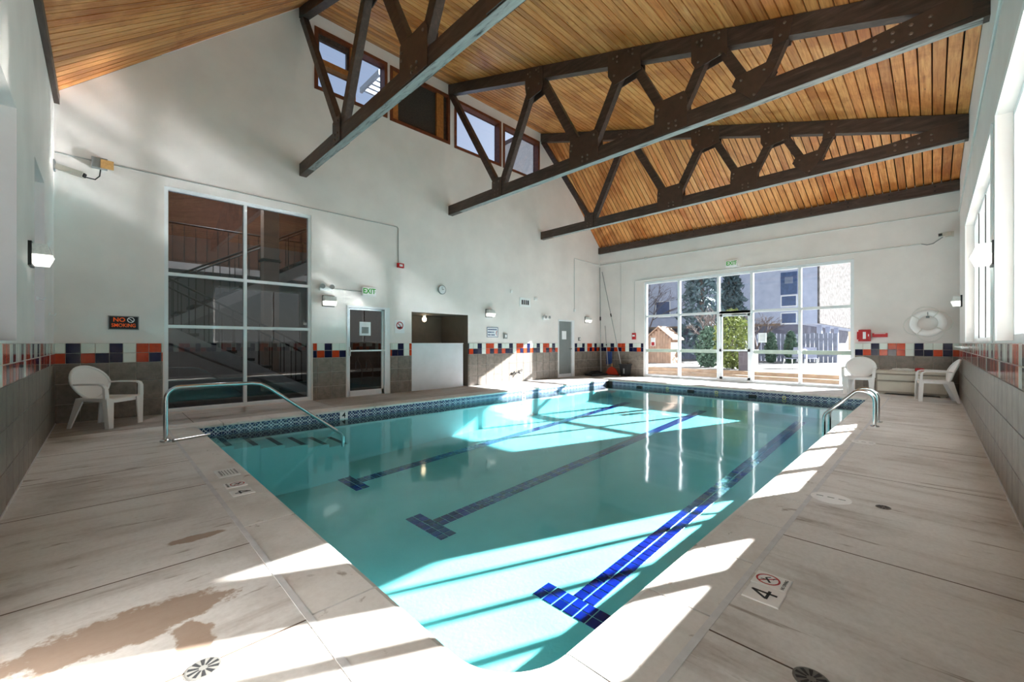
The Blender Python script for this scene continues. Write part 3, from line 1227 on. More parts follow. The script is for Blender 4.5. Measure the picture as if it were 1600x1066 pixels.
# end glazing: door leaf in the third column
A = [EW[0], 2.66, 3.89, 4.86, 6.14, EW[1]]
ew = window('window_2', 'wide glazed end wall of fifteen panes facing the patio', 'x', UF + 0.10, A, [EW[2], 0.96, 2.20, EW[3]], 0.075, 0.12, M['glass_end'], skip=((2, 0), (2, 1)))
for i in (0, 1, 3, 4):
    MB().box(UF + 0.03, UF + 0.17, A[i] + 0.06, A[i + 1] - 0.06, 0.905, 1.015).build('guard_rail', plain('pale_green_rail', srgb(176, 190, 178), 0.5), ew)
MB().box(UF + 0.04, UF + 0.16, A[2] + 0.0375, A[3] - 0.0375, 2.16, 2.24).build('transom', M['alu'], ew)
MB().box(UF + 0.02, UF + 0.06, A[0] - 0.08, A[-1] + 0.06, 3.44, 3.50).build('header_trim', M['white'], ew)
door = thing('door_1', (UF + 0.1, 4.375, 0), 'white framed glass door in the middle of the end glazing', 'door', kind='structure')
d0, d1 = A[2] + 0.045, A[3] - 0.045
m = MB()
m.box(UF + 0.08, UF + 0.13, d0, d0 + 0.07, 0.02, 2.15).box(UF + 0.08, UF + 0.13, d1 - 0.07, d1, 0.02, 2.15)
m.box(UF + 0.08, UF + 0.13, d0, d1, 0.02, 0.15).box(UF + 0.08, UF + 0.13, d0, d1, 2.07, 2.15)
m.build('door_frame', M['alu'], door)
MB().box(UF + 0.10, UF + 0.106, d0 + 0.07, d1 - 0.07, 0.15, 2.07).build('pane', M['glass_end'], door)
pb = MB().box(UF + 0.03, UF + 0.07, d0 + 0.02, d1 - 0.02, 0.97, 1.02).build('push_bar', M['alu'], door)
MB().box(UF + 0.02, UF + 0.08, d0 + 0.0, d0 + 0.06, 0.955, 1.035).box(UF + 0.02, UF + 0.08, d1 - 0.06, d1, 0.955, 1.035).build('bar_bracket', M['black'], pb)
MB().box(UF + 0.02, UF + 0.08, 4.05, 4.45, 2.09, 2.14).box(UF + 0.03, UF + 0.05, 4.40, 4.70, 2.12, 2.135).build('door_closer', M['grey'], door)
p = tag(MB().box(UF + 0.088, UF + 0.093, 3.50, 3.72, 1.24, 1.53).build('paper_notice', M['paper']), 'white paper notice taped to the pane beside the glass end door', 'notice')
m = MB()
for k in range(5):
    m.box(UF + 0.0865, UF + 0.0882, 3.54, 3.68, 1.29 + 0.045 * k, 1.298 + 0.045 * k)
m.build('printed_lines', M['grey'], p)
p = tag(MB().box(UF + 0.088, UF + 0.093, 7.02, 7.18, 1.13, 1.42).build('paper_notice', M['paper']), 'small red and white notice on the end glazing next to the wall corner', 'notice')
MB().box(UF + 0.0865, UF + 0.0882, 7.04, 7.16, 1.14, 1.26).build('printed_block', M['red_ink'], p)

# side windows with four panes each
def four(a, b):
    n_ = 4 if b - a > 4 else 3
    return [a + (b - a) * k / n_ for k in range(n_ + 1)]


for nm, lab, (a, b, z0, z1) in (('window_3', 'far four-pane white window in the side wall', RWA), ('window_4', 'three-pane white side window nearest the camera', RWB)):
    w_ = window(nm, lab, 'y', VR - 0.14, four(a, b), [z0, z1], 0.06, 0.08, M['glass'])
    for x in four(a, b)[1:-1]:
        MB().box(x - 0.012, x + 0.012, VR - 0.098, VR - 0.09, z0 + 0.06, z1 - 0.06).build('dark_gasket', M['black'], w_)
    m = MB()
    m.box(a - 0.07, a, VR, VR + 0.014, z0 - 0.0, z1 + 0.07).box(b, b + 0.07, VR, VR + 0.014, z0, z1 + 0.07).box(a, b, VR, VR + 0.014, z1, z1 + 0.07)
    m.build('window_casing', M['white'], w_)
window('window_5', 'recessed window next to the camera on the left edge', 'x', UL - 0.20, [LWA[0], 3.3, LWA[1]], [LWA[2], LWA[3]], 0.06, 0.08, M['glass_side'])
window('window_6', 'narrow recessed window near the plastic chair corner', 'x', UL - 0.20, [LWB[0], LWB[1]], [LWB[2], LWB[3]], 0.06, 0.08, M['glass_side'])

# clerestory
def clere(i, label):
    a0, a1, z0, z1 = CL[i]
    root = thing('window_%d' % (7 + i), ((a0 + a1) / 2, VL + 0.1, z0), label, 'window', kind='structure')
    f = 0.075
    m = MB()
    m.box(a0, a0 + f, VL - 0.02, VL + 0.22, z0, z1).box(a1 - f, a1, VL - 0.02, VL + 0.22, z0, z1)
    m.box(a0 + f, a1 - f, VL - 0.02, VL + 0.22, z0, z0 + f).box(a0 + f, a1 - f, VL - 0.02, VL + 0.22, z1 - f, z1)
    m.build('window_frame', M['mahogany'], root)
    x0, x1, y0, y1 = a0 + f, a1 - f, z0 + f, z1 - f
    if i == 0:
        xm = (x0 + x1) / 2
        MB().box(xm - 0.06, xm + 0.06, VL - 0.01, VL + 0.2, y0, y1).build('mullion', M['oak'], root)
        zm = (y0 + y1) / 2 - 0.03
        MB().box(x0, xm - 0.06, VL - 0.01, VL + 0.2, zm - 0.06, zm + 0.06).build('transom', M['oak'], root)
        m = MB()
        m.box(x0, x0 + 0.05, VL + 0.06, VL + 0.14, zm + 0.06, y1).box(xm - 0.12, xm - 0.06, VL + 0.06, VL + 0.14, zm + 0.06, y1)
        m.box(x0 + 0.05, xm - 0.12, VL + 0.06, VL + 0.14, y1 - 0.12, y1)
        m.build('sash', M['timber'], root)
        for (p0, p1, q0, q1) in ((x0, xm - 0.06, y0, zm - 0.06), (x0, xm - 0.06, zm + 0.06, y1), (xm + 0.06, x1, y0, y1)):
            MB().box(p0, p1, VL + 0.15, VL + 0.156, q0, q1).build('pane', M['glass_clere'], root)
    elif i == 1:
        MB().box(x0 + 0.16, x1 - 0.34, VL + 0.08, VL + 0.14, y0, y1).build('louvre_panel', M['mesh'], root)
        MB().box(x0, x0 + 0.16, VL + 0.02, VL + 0.14, y0, y1).build('jamb_board', M['oak'], root)
        MB().box(x1 - 0.34, x1 - 0.12, VL + 0.02, VL + 0.14, y0, y1).build('jamb_board', M['oak'], root)
        MB().box(x1 - 0.12, x1, VL + 0.06, VL + 0.14, y0, y1).build('jamb_board', M['timber'], root)
    else:
        MB().box(x0, x1, VL + 0.15, VL + 0.156, y0, y1).build('pane', M['glass_clere'], root)
    return root


clere(0, 'three-pane brown clerestory window behind the nearest truss')
clere(1, 'brown clerestory frame filled with a dark louvre panel')
clere(2, 'single-pane brown clerestory window beside the middle truss')
clere(3, 'single-pane brown clerestory window farthest along the wall')

# glass door in the long wall
a0, a1, z1 = DR[0], DR[1], DR[3]
door = thing('door_2', ((a0 + a1) / 2, VL, 0), 'white aluminium glass door with a paper notice beside the hall window', 'door', kind='structure')
m = MB()
m.box(a0, a0 + 0.045, VL - 0.012, VL + 0.14, 0, z1).box(a1 - 0.10, a1 + 0.03, VL - 0.012, VL + 0.14, 0, z1).box(a0 + 0.045, a1 - 0.10, VL - 0.012, VL + 0.14, z1 - 0.05, z1)
m.build('door_frame', M['alu'], door)
l0, l1 = a0 + 0.05, a1 - 0.105
m = MB()
m.box(l0, l0 + 0.035, VL + 0.03, VL + 0.08, 0.01, z1 - 0.055).box(l1 - 0.05, l1, VL + 0.03, VL + 0.08, 0.01, z1 - 0.055)
m.box(l0, l1, VL + 0.03, VL + 0.08, 0.01, 0.13).box(l0, l1, VL + 0.03, VL + 0.08, z1 - 0.09, z1 - 0.055)
m.build('door_leaf', M['alu'], door)
MB().box(l0 + 0.035, l1 - 0.05, VL + 0.052, VL + 0.058, 0.13, z1 - 0.09).build('pane', M['glass_hall'], door)
MB().box(l0, l1, VL - 0.02, VL + 0.02, 1.03, 1.065).build('push_bar', M['alu'], door)
MB().box(l0 - 0.005, l0 + 0.03, VL - 0.03, VL + 0.03, 0.93, 1.13).build('door_handle', M['steel'], door)
p = MB().box(4.25, 4.52, VL + 0.046, VL + 0.05, 1.40, 1.72).build('paper_notice', M['paper'], door)
MB().box(4.30, 4.47, VL + 0.045, VL + 0.0458, 1.45, 1.60).build('printed_lines', M['grey'], p)

# grey far door
a0, a1, z1 = FD[0], FD[1], FD[3]
door = thing('door_3', ((a0 + a1) / 2, VL, 0), 'grey door with a paper notice near the far corner', 'door', kind='structure')
m = MB()
m.box(a0, a0 + 0.04, VL - 0.012, VL + 0.12, 0, z1).box(a1 - 0.12, a1 + 0.03, VL - 0.012, VL + 0.12, 0, z1).box(a0 + 0.04, a1 - 0.12, VL - 0.012, VL + 0.12, z1 - 0.05, z1)
m.build('door_frame', M['alu'], door)
MB().box(a0 + 0.045, a1 - 0.125, VL + 0.03, VL + 0.075, 0.12, z1 - 0.055).build('door_leaf', M['grey_door'], door)
MB().box(a0 + 0.045, a1 - 0.125, VL + 0.025, VL + 0.08, 0.01, 0.12).build('kick_plate', M['alu'], door)
MB().box(a0 + 0.25, a0 + 0.50, VL + 0.026, VL + 0.03, 1.36, 1.66).build('paper_notice', M['paper'], door)
MB().box(a1 - 0.24, a1 - 0.14, VL - 0.03, VL + 0.03, 1.0, 1.03).build('door_handle', M['steel'], door)

# alcove with half-height white panel and lamp
m = MB()
a0, a1 = AL[0], AL[1]
m.box(a0 - 0.05, a0, VL + 0.25, VL + 1.35, 0, 2.10).box(a1, a1 + 0.05, VL + 0.25, VL + 1.35, 0, 2.10)
m.box(a0 - 0.05, a1 + 0.05, VL + 1.30, VL + 1.40, 0, 2.10).box(a0 - 0.05, a1 + 0.05, VL + 0.25, VL + 1.40, 2.02, 2.12).box(a0 - 0.05, a1 + 0.05, VL + 0.25, VL + 1.40, -0.1, 0.0)
tag(m.build('wall_alcove', M['taupe']), 'taupe recess behind the white half-height panel', 'wall', kind='structure')
m = MB()
m.box(a0, a0 + 0.004, VL, VL + 0.25, 0, 2.02).box(a1 - 0.004, a1, VL, VL + 0.25, 0, 2.02).box(a0, a1, VL, VL + 0.25, 2.016, 2.02)
tag(m.build('trim_5', M['taupe']), 'taupe lining of the alcove opening', 'trim', kind='structure')
pn = thing('half_panel', (6.4, VL + 0.05, 0), 'plain white half-height board closing the alcove', 'panel')
MB().cbox(a0 + 0.01, a1 - 0.16, VL + 0.02, VL + 0.07, 0.0, 1.20, 0.004).build('board', M['panel'], pn)
MB().box(a0 + 0.005, a1 - 0.15, VL + 0.012, VL + 0.078, 1.20, 1.225).build('top_cap', M['alu'], pn)
lp = thing('alcove_lamp', (6.45, VL + 1.30, 1.95), 'bare warm bulb glowing at the top of the alcove', 'lamp')
MB().lathe([(0.05, 0), (0.05, -0.02), (0.03, -0.04)], (6.45, VL + 0.75, 2.018), 12).build('lamp_holder', M['white'], lp)
MB().lathe([(0.012, 1.98), (0.03, 1.96), (0.058, 1.92), (0.06, 1.88), (0.04, 1.84), (0.01, 1.825)], (6.45, VL + 0.75, 0), 14).build('bulb', M['bulb'], lp, smooth=True)

# ------------------------------------------------------------------ stair hall behind the hall window
hb = VL + 5.0
M['hall_wall'] = plain('hall_grey_paint', srgb(150, 152, 152), 0.7, var=0.08)
M['hall_brick'] = plain('brown_hall_brick', srgb(92, 60, 44), 0.8, var=0.4, scale=14)
M['hall_floor'] = plain('dark_hall_carpet', srgb(40, 42, 46), 0.9)
M['rail_black'] = plain('black_painted_rail', srgb(30, 28, 28), 0.45)
M['stringer'] = plain('pale_stair_side', srgb(190, 192, 194), 0.7)
tag(MB().box(-0.8, 5.5, VL + 0.25, hb, -0.12, -0.02).build('floor_hall', M['hall_floor']), 'dark carpet in the stair hall', 'floor', kind='structure')
tag(MB().box(-0.8, 5.5, hb, hb + 0.1, -0.1, 3.3).build('wall_hall_back', M['hall_wall']), 'grey back wall of the stair hall', 'wall', kind='structure')
tag(MB().box(-0.8, 5.5, hb, hb + 0.1, 3.3, 6.2).build('wall_hall_upper', M['hall_brick']), 'brown brick upper wall of the stair hall', 'wall', kind='structure')
tag(MB().box(-0.9, -0.8, VL + 0.25, hb, -0.1, 6.2).build('wall_hall_left', M['hall_wall']), 'grey side wall of the stair hall', 'wall', kind='structure')
tag(MB().box(5.5, 5.54, VL + 0.25, hb, -0.1, 6.2).build('wall_hall_right', M['hall_brick']), 'brown brick side wall of the stair hall', 'wall', kind='structure')
tag(MB().box(-0.9, 5.6, VL + 0.25, hb + 0.1, 6.2, 6.3).build('ceiling_hall', M['hall_brick']), 'dark ceiling of the stair hall', 'ceiling', kind='structure')
hl = bpy.data.lights.new('hall_fill_light', 'AREA')  # unseen area lamp, added to brighten the hall behind the glass
hl.energy = 220
hl.size = 0.6
hl.color = (1.0, 0.93, 0.85)
hlo = bpy.data.objects.new('hall_fill_light', hl)
COL.objects.link(hlo)
hlo.location = (2.6, VL + 3.0, 6.10)
tag(MB().lathe([(0.32, 6.2), (0.32, 6.15), (0.26, 6.12)], (2.6, VL + 3.0, 0), 20).build('added_hall_fitting', M['lens_clear']), 'added round fitting for the fill light in the stair hall', 'lamp')  # fitting made up to go with the added fill lamp


def stair(name, label, x0, z0, x1, z1, y0, y1, nstep, ext=0.0):
    root = thing(name, ((x0 + x1) / 2, (y0 + y1) / 2, z0), label, 'staircase')
    for k in range(nstep):
        xa = x0 + (x1 - x0) * k / nstep
        xb = x0 + (x1 - x0) * (k + 1) / nstep
        za = z0 + (z1 - z0) * (k + 1) / nstep
        MB().box(xa, xb, y0, y1, za - 0.06, za).build('tread', M['rail_black'], root)
    for y in (y0 - 0.03, y1 + 0.03):
        MB().prism([(x0, z0 - 0.18), (x0, z0 + 0.06), (x1, z1 + 0.06), (x1, z1 - 0.28)], 'y', y - 0.02, y + 0.02).build('stringer', M['stringer'], root)
        MB().tube([(x0, y, z0 + 1.0), (x1, y, z1 + 1.0)], 0.022, 8).build('handrail', M['rail_black'], root)
        n_ = 12
        for k in range(n_ + 1):
            f = k / n_
            x, z = x0 + (x1 - x0) * f, z0 + (z1 - z0) * f
            MB().box(x - 0.009, x + 0.009, y - 0.009, y + 0.009, z, z + 1.0).build('baluster', M['rail_black'], root)
    return root


stair('staircase', 'dark lower stair flight behind the hall window', 3.75, 0.0, 0.75, 1.60, 10.6, 11.7, 9)
stair('staircase', 'upper stair flight with pale sides behind the hall window', 0.9, 1.60, 4.9, 3.9, 12.2, 13.3, 13)
ld = thing('stair_landing', (0.0, 12.0, 1.4), 'half landing joining the two stair flights in the hall', 'landing')
MB().box(-0.75, 0.72, 10.55, 13.35, 1.40, 1.58).build('slab', M['stringer'], ld)
for y_ in (10.7, 13.2):
    MB().box(-0.7, -0.55, y_ - 0.07, y_ + 0.07, -0.02, 1.40).build('support_post', M['stringer'], ld)
col_ = thing('hall_column', (3.05, 12.0, 0), 'pale square column standing behind the hall window', 'column')
MB().box(2.9, 3.25, 11.85, 12.15, 0, 6.2).build('shaft', plain('beige_column', srgb(176, 160, 148), 0.7), col_)
MB().box(2.86, 3.29, 11.81, 12.19, 3.3, 3.36).build('collar', M['rail_black'], col_)
gr = thing('gallery_rail', (1.8, hb - 0.6, 3.3), 'black gallery railing high at the back of the stair hall', 'railing')
MB().box(-0.75, 4.9, hb - 0.75, hb - 0.02, 3.12, 3.3).build('gallery_slab', M['stringer'], gr)
MB().tube([(-0.7, hb - 0.7, 4.3), (4.9, hb - 0.7, 4.3)], 0.025, 8).build('handrail', M['rail_black'], gr)
for k in range(24):
    x = -0.65 + k * 0.24
    MB().box(x - 0.01, x + 0.01, hb - 0.71, hb - 0.69, 3.3, 4.3).build('baluster', M['rail_black'], gr)

# ------------------------------------------------------------------ plastic chairs


def chair(loc, rz, label):
    root = thing('plastic_chair', loc, label, 'chair', 'white plastic armchairs', rz)

    def bp(s, z):
        """point on the leaning, curved back: s sideways, z height"""
        return Vector((-0.20 - 0.36 * (z - 0.40) + 0.55 * s * s, s, z))
    # oval back panel
    nv, rim = 24, []
    cz, hh, ww = 0.635, 0.235, 0.275
    front, back = MB(), None
    vs, fs = [], []
    rings = 4
    for side in (0, 1):
        off = Vector((0.0 if side == 0 else -0.012, 0, 0))
        vs.append(bp(0, cz) + off)
        for r in range(1, rings + 1):
            for k in range(nv):
                a = 2 * math.pi * k / nv
                f = r / rings
                s = ww * f * math.cos(a) * (1.0 if math.sin(a) > 0 else 1.0 - 0.25 * (-math.sin(a)))
                vs.append(bp(s, cz + hh * f * math.sin(a)) + off)
    half = 1 + rings * nv
    for side in (0, 1):
        o = side * half
        for k in range(nv):
            fs.append((o, o + 1 + k, o + 1 + (k + 1) % nv))
        for r in range(rings - 1):
            for k in range(nv):
                a, b = o + 1 + r * nv + k, o + 1 + r * nv + (k + 1) % nv
                fs.append((a, a + nv, b + nv, b))
    for k in range(nv):
        a, b = 1 + (rings - 1) * nv + k, 1 + (rings - 1) * nv + (k + 1) % nv
        fs.append((a, b, b + half, a + half))
    MB().add(vs, fs).build('backrest', M['plastic'], root, local=True, smooth=True)
    rimp = []
    for k in range(30):
        a = 2 * math.pi * k / 30
        s = ww * 1.02 * math.cos(a) * (1.0 if math.sin(a) > 0 else 1.0 - 0.25 * (-math.sin(a)))
        rimp.append(bp(s, cz + hh * 1.02 * math.sin(a)) + Vector((-0.004, 0, 0)))
    MB().tube(rimp, 0.019, 8, closed=True).build('back_rim', M['plastic'], root, local=True, smooth=True)
    # seat: dished slab with rolled front edge
    pr = [(-0.235, 0.395), (-0.235, 0.43), (-0.10, 0.415), (0.10, 0.42), (0.20, 0.428), (0.235, 0.41), (0.238, 0.37), (0.222, 0.37), (0.215, 0.398), (0.0, 0.398)]
    vs, fs = [], []
    for j, (s, k) in enumerate(((-1, 0.96), (-0.5, 1), (0.5, 1), (1, 0.96))):
        for (x, z) in pr:
            wd = 0.235 + 0.03 * (x + 0.235) / 0.47
            vs.append((x, s * wd, z - (0.012 if abs(s) < 0.9 else 0) + 0.0))
    n_ = len(pr)
    for j in range(3):
        for i in range(n_):
            fs.append((j * n_ + i, j * n_ + (i + 1) % n_, (j + 1) * n_ + (i + 1) % n_, (j + 1) * n_ + i))
    fs += [tuple(range(n_)), tuple(range(3 * n_, 4 * n_))]
    MB().add(vs, fs).build('seat', M['plastic'], root, local=True)
    for s in (-1, 1):
        # arm: flat rail from the back rim, bending into the front leg
        ap = [(-0.22, s * 0.268, 0.625), (-0.12, s * 0.292, 0.632), (0.05, s * 0.298, 0.634), (0.17, s * 0.295, 0.630), (0.215, s * 0.290, 0.612), (0.232, s * 0.285, 0.575), (0.238, s * 0.278, 0.42)]
        wv = [0.022, 0.026, 0.028, 0.028, 0.028, 0.027, 0.030]
        vs, fs = [], []
        for i, (x, y, z) in enumerate(ap):
            t = Vector(ap[min(i + 1, 6)]) - Vector(ap[max(i - 1, 0)])
            t.normalize()
            nrm = Vector((-t.z, 0, t.x)).normalized()
            w = wv[i]
            th = 0.011 if i < 5 else 0.018
            for (a, b) in ((-1, -1), (1, -1), (1, 1), (-1, 1)):
                q = Vector((x, y, z)) + Vector((0, a * w, 0)) + nrm * b * th
                vs.append(q)
        for i in range(6):
            for k in range(4):
                fs.append((i * 4 + k, i * 4 + (k + 1) % 4, (i + 1) * 4 + (k + 1) % 4, (i + 1) * 4 + k))
        fs += [(3, 2, 1, 0), (24, 25, 26, 27)]
        MB().add(vs, fs).build('armrest', M['plastic'], root, local=True, smooth=True)
        # front leg (L section), flared foot
        m = MB()
        m.hexa([(0.215, s * 0.272, 0), (0.275, s * 0.272, 0), (0.275, s * 0.252, 0), (0.215, s * 0.252, 0),
                (0.195, s * 0.298, 0.44), (0.262, s * 0.298, 0.44), (0.262, s * 0.270, 0.44), (0.195, s * 0.270, 0.44)])
        m.hexa([(0.257, s * 0.252, 0), (0.275, s * 0.252, 0), (0.275, s * 0.205, 0), (0.257, s * 0.205, 0),
                (0.240, s * 0.272, 0.44), (0.262, s * 0.272, 0.44), (0.262, s * 0.185, 0.41), (0.240, s * 0.185, 0.41)])
        m.build('leg', M['plastic'], root, local=True)
        m = MB()
        m.hexa([(-0.345, s * 0.255, 0), (-0.295, s * 0.255, 0), (-0.295, s * 0.236, 0), (-0.345, s * 0.236, 0),
                (-0.245, s * 0.225, 0.43), (-0.135, s * 0.232, 0.41), (-0.135, s * 0.205, 0.41), (-0.245, s * 0.20, 0.43)])
        m.hexa([(-0.345, s * 0.236, 0), (-0.330, s * 0.236, 0), (-0.330, s * 0.195, 0), (-0.345, s * 0.195, 0),
                (-0.245, s * 0.205, 0.43), (-0.225, s * 0.205, 0.43), (-0.225, s * 0.12, 0.43), (-0.245, s * 0.12, 0.43)])
        m.build('leg', M['plastic'], root, local=True)
        m = MB()
        m.bar((-0.215, s * 0.215, 0.405), (0.235, s * 0.255, 0.405), 0.014, 0.05).build('seat_rail', M['plastic'], root, local=True)
    return root


chair((0.06, 8.60, 0), math.radians(-44), 'white plastic armchair against the wall under the no smoking sign')
chair((12.90, 1.24, 0), math.radians(180), 'white plastic armchair facing the pool beside the glazed end wall')
chair((12.52, -0.02, 0), math.radians(98), 'white plastic armchair turned sideways in the corner by the storage box')

# ------------------------------------------------------------------ storage box
bx_ = thing('storage_box', (13.62, 0.37, 0), 'beige resin deck storage box under the life ring', 'storage box')
MB().cbox(13.355, 13.93, -0.24, 0.97, 0.03, 0.50, 0.01).build('body', M['box_dark'], bx_)
for z0, z1 in ((0.08, 0.31), (0.345, 0.475)):
    MB().cbox(13.325, 13.36, -0.215, 0.945, z0, z1, 0.008).build('front_panel', M['box'], bx_)
MB().cbox(13.315, 13.95, -0.26, 0.99, 0.50, 0.565, 0.02).build('lid', M['box'], bx_)
for y in (-0.16, 0.86):
    MB().box(13.38, 13.88, y - 0.05, y + 0.05, 0.0, 0.03).build('foot', M['box'], bx_)
rp = thing('rope_float', (13.55, 0.45, 0.565), 'coil of white rope with a red float lying on the storage box', 'rope')
pts = []
for k in range(60):
    a = k * 0.42
    r = 0.05 + 0.10 * abs(math.sin(k * 0.13))
    pts.append((13.52 + r * math.cos(a), 0.50 + 1.6 * r * math.sin(a), 0.578 + 0.02 * (1 + math.sin(k * 0.7))))
MB().tube(pts, 0.010, 6).build('rope', M['rope'], rp, smooth=True)
MB().lathe([(0.012, -0.09), (0.036, -0.06), (0.04, 0.06), (0.012, 0.09)], (13.46, 0.22, 0.607), 12, 'y').build('float', M['red'], rp, smooth=True)
MB().tube([(13.44, 0.46, 0.578), (13.36, 0.40, 0.578), (13.33, 0.36, 0.578), (13.30, 0.34, 0.578)], 0.010, 6).build('rope_end', M['rope'], rp)

# ------------------------------------------------------------------ life ring
lr = thing('life_ring', (UF, 0.09, 1.70), 'white life ring with rope hanging above the storage box', 'life ring')
path = []
rr = []
m = MB()
vs, fs = [], []
for k in range(40):
    a = 2 * math.pi * k / 40
    for j in range(12):
        b = 2 * math.pi * j / 12
        R = 0.245 + 0.072 * math.cos(b)
        vs.append((UF - 0.07 + 0.05 * math.sin(b), 0.09 + R * math.cos(a), 1.70 + R * math.sin(a)))
for k in range(40):
    for j in range(12):
        fs.append((k * 12 + j, ((k + 1) % 40) * 12 + j, ((k + 1) % 40) * 12 + (j + 1) % 12, k * 12 + (j + 1) % 12))
m.add(vs, fs).build('ring', M['plastic'], lr, smooth=True)
for q in range(4):
    a = math.radians(35 + 90 * q)
    c = Vector((UF - 0.07, 0.09 + 0.245 * math.cos(a), 1.70 + 0.245 * math.sin(a)))
    pth = []
    for k in range(14):
        b = 2 * math.pi * k / 14
        pth.append(c + Vector((0.055 * math.sin(b), 0.078 * math.cos(b) * math.cos(a), 0.078 * math.cos(b) * math.sin(a))))
    MB().tube(pth, 0.012, 6, closed=True).build('band', M['rope'], lr)
    a2 = math.radians(35 + 90 * (q + 1))
    arcp = []
    for k in range(13):
        f = k / 12
        aa = a + (a2 - a) * f
        R = 0.33 + 0.09 * math.sin(math.pi * f)
        arcp.append((UF - 0.05, 0.09 + R * math.cos(aa), 1.70 + R * math.sin(aa) - 0.03 * math.sin(math.pi * f)))
    MB().tube(arcp, 0.008, 6).build('grab_rope', M['rope'], lr)
hk = thing('wall_hook', (UF, 0.09, 1.88), 'small steel hook holding the life ring', 'hook')
MB().box(UF - 0.012, UF, 0.06, 0.12, 1.82, 1.97).build('plate', M['grey'], hk)
MB().tube([(UF - 0.005, 0.09, 1.90), (UF - 0.10, 0.09, 1.885), (UF - 0.135, 0.09, 1.91), (UF - 0.135, 0.09, 1.96)], 0.010, 8).build('prong', M['steel'], hk)

# ------------------------------------------------------------------ red boxes on the end wall
rb = thing('emergency_phone_box', (UF, 1.24, 1.26), 'square red emergency phone box beside the end glazing', 'phone box')
MB().cbox(UF - 0.12, UF, 1.12, 1.36, 1.27, 1.57, 0.01).build('body', M['red'], rb)
dl = MB().box(UF - 0.135, UF - 0.12, 1.135, 1.345, 1.285, 1.555).build('door', M['red'], rb)
MB().box(UF - 0.139, UF - 0.135, 1.21, 1.27, 1.33, 1.51).build('label_strip', M['paper'], dl)
MB().box(UF - 0.15, UF - 0.135, 1.15, 1.165, 1.39, 1.45).build('latch', M['steel'], dl)
MB().box(UF - 0.10, UF - 0.05, 1.36, 1.39, 1.32, 1.52).build('hinge', M['red'], rb)
rb = thing('red_handset_case', (UF, 0.94, 1.36), 'narrow red case mounted right of the emergency phone box', 'case')
MB().cbox(UF - 0.08, UF, 0.80, 1.09, 1.375, 1.475, 0.008).build('body', M['red'], rb)
MB().box(UF - 0.086, UF - 0.08, 0.84, 1.05, 1.455, 1.468).build('pale_strip', M['paper'], rb)
rb = thing('fire_alarm_pull', (UF, 7.80, 1.42), 'small red and white wall sign near the pole corner', 'alarm pull')
MB().box(UF - 0.05, UF, 7.72, 7.86, 1.36, 1.60).build('body', M['red'], rb)
MB().box(UF - 0.055, UF - 0.05, 7.74, 7.84, 1.47, 1.53).build('label_strip', M['paper'], rb)

# ------------------------------------------------------------------ sconces, exit signs, emergency lights


def sconce(loc, axis, label, w=0.26):
    """axis: direction it projects, 'y-' from the long wall, 'x+' from the near-left wall, 'y+' from the right wall"""
    rz = {'y-': 0, 'x+': R90, 'y+': math.pi}[axis]
    root = thing('wall_sconce', loc, label, 'wall lamp', 'prismatic wall lamps', rz)
    MB().box(-w / 2, w / 2, -0.025, 0, -0.03, 0.21).build('backplate', M['rail_black'], root, local=True)
    MB().hexa([(-w / 2 + 0.005, -0.16, 0.085), (w / 2 - 0.005, -0.16, 0.085), (w / 2 - 0.005, -0.026, 0.085), (-w / 2 + 0.005, -0.026, 0.085),
               (-w / 2 + 0.005, -0.13, 0.19), (w / 2 - 0.005, -0.13, 0.19), (w / 2 - 0.005, -0.026, 0.19), (-w / 2 + 0.005, -0.026, 0.19)]).build('upper_lens', M['lens_clear'], root, local=True)
    MB().hexa([(-w / 2 + 0.01, -0.13, -0.01), (w / 2 - 0.01, -0.13, -0.01), (w / 2 - 0.01, -0.026, -0.01), (-w / 2 + 0.01, -0.026, -0.01),
               (-w / 2, -0.165, 0.084), (w / 2, -0.165, 0.084), (w / 2, -0.026, 0.084), (-w / 2, -0.026, 0.084)]).build('lower_lens', M['lens'], root, local=True)
    return root


sconce((3.52, VL, 2.05), 'y-', 'wall lamp between the hall window and the glass door')
sconce((8.20, VL, 2.02), 'y-', 'wall lamp above the blue-lettered pool sign')
sconce((13.18, VL, 2.02), 'y-', 'wall lamp right of the grey door')
sconce((UL, 6.35, 2.02), 'x+', 'wall lamp between the two window recesses')
sconce((6.32, VR, 2.02), 'y+', 'wall lamp on the pier between the two side windows')
sconce((12.9, VR, 2.02), 'y+', 'wall lamp near the corner beyond the side windows')


def exit_sign(loc, rz, label):
    root = thing('exit_sign', loc, label, 'exit sign', 'lit exit signs', rz)
    MB().cbox(-0.165, 0.165, -0.055, 0, 0, 0.20, 0.006).build('housing', M['plastic'], root, local=True)
    f_ = MB().box(-0.155, 0.155, -0.058, -0.055, 0.01, 0.19).build('face_plate', M['plastic'], root, local=True)
    cu = text('EXIT', 0.17, M['green_lit'], root, wloc(root), (R90, 0, 0), sx=0.88, bold=0.022)
    cu.location = (0, -0.060, 0.10)
    for s in (-1, 1):
        MB().prism([(s * 0.152, 0.10), (s * 0.135, 0.118), (s * 0.135, 0.082)], 'y', -0.0605, -0.058).build('arrow', M['green_lit'], root, local=True)
    return root


exit_sign((4.44, VL, 2.33), 0, 'lit green exit sign above the glass door')
exit_sign((UF, 4.43, 3.62), -R90, 'lit green exit sign above the glazed end wall')


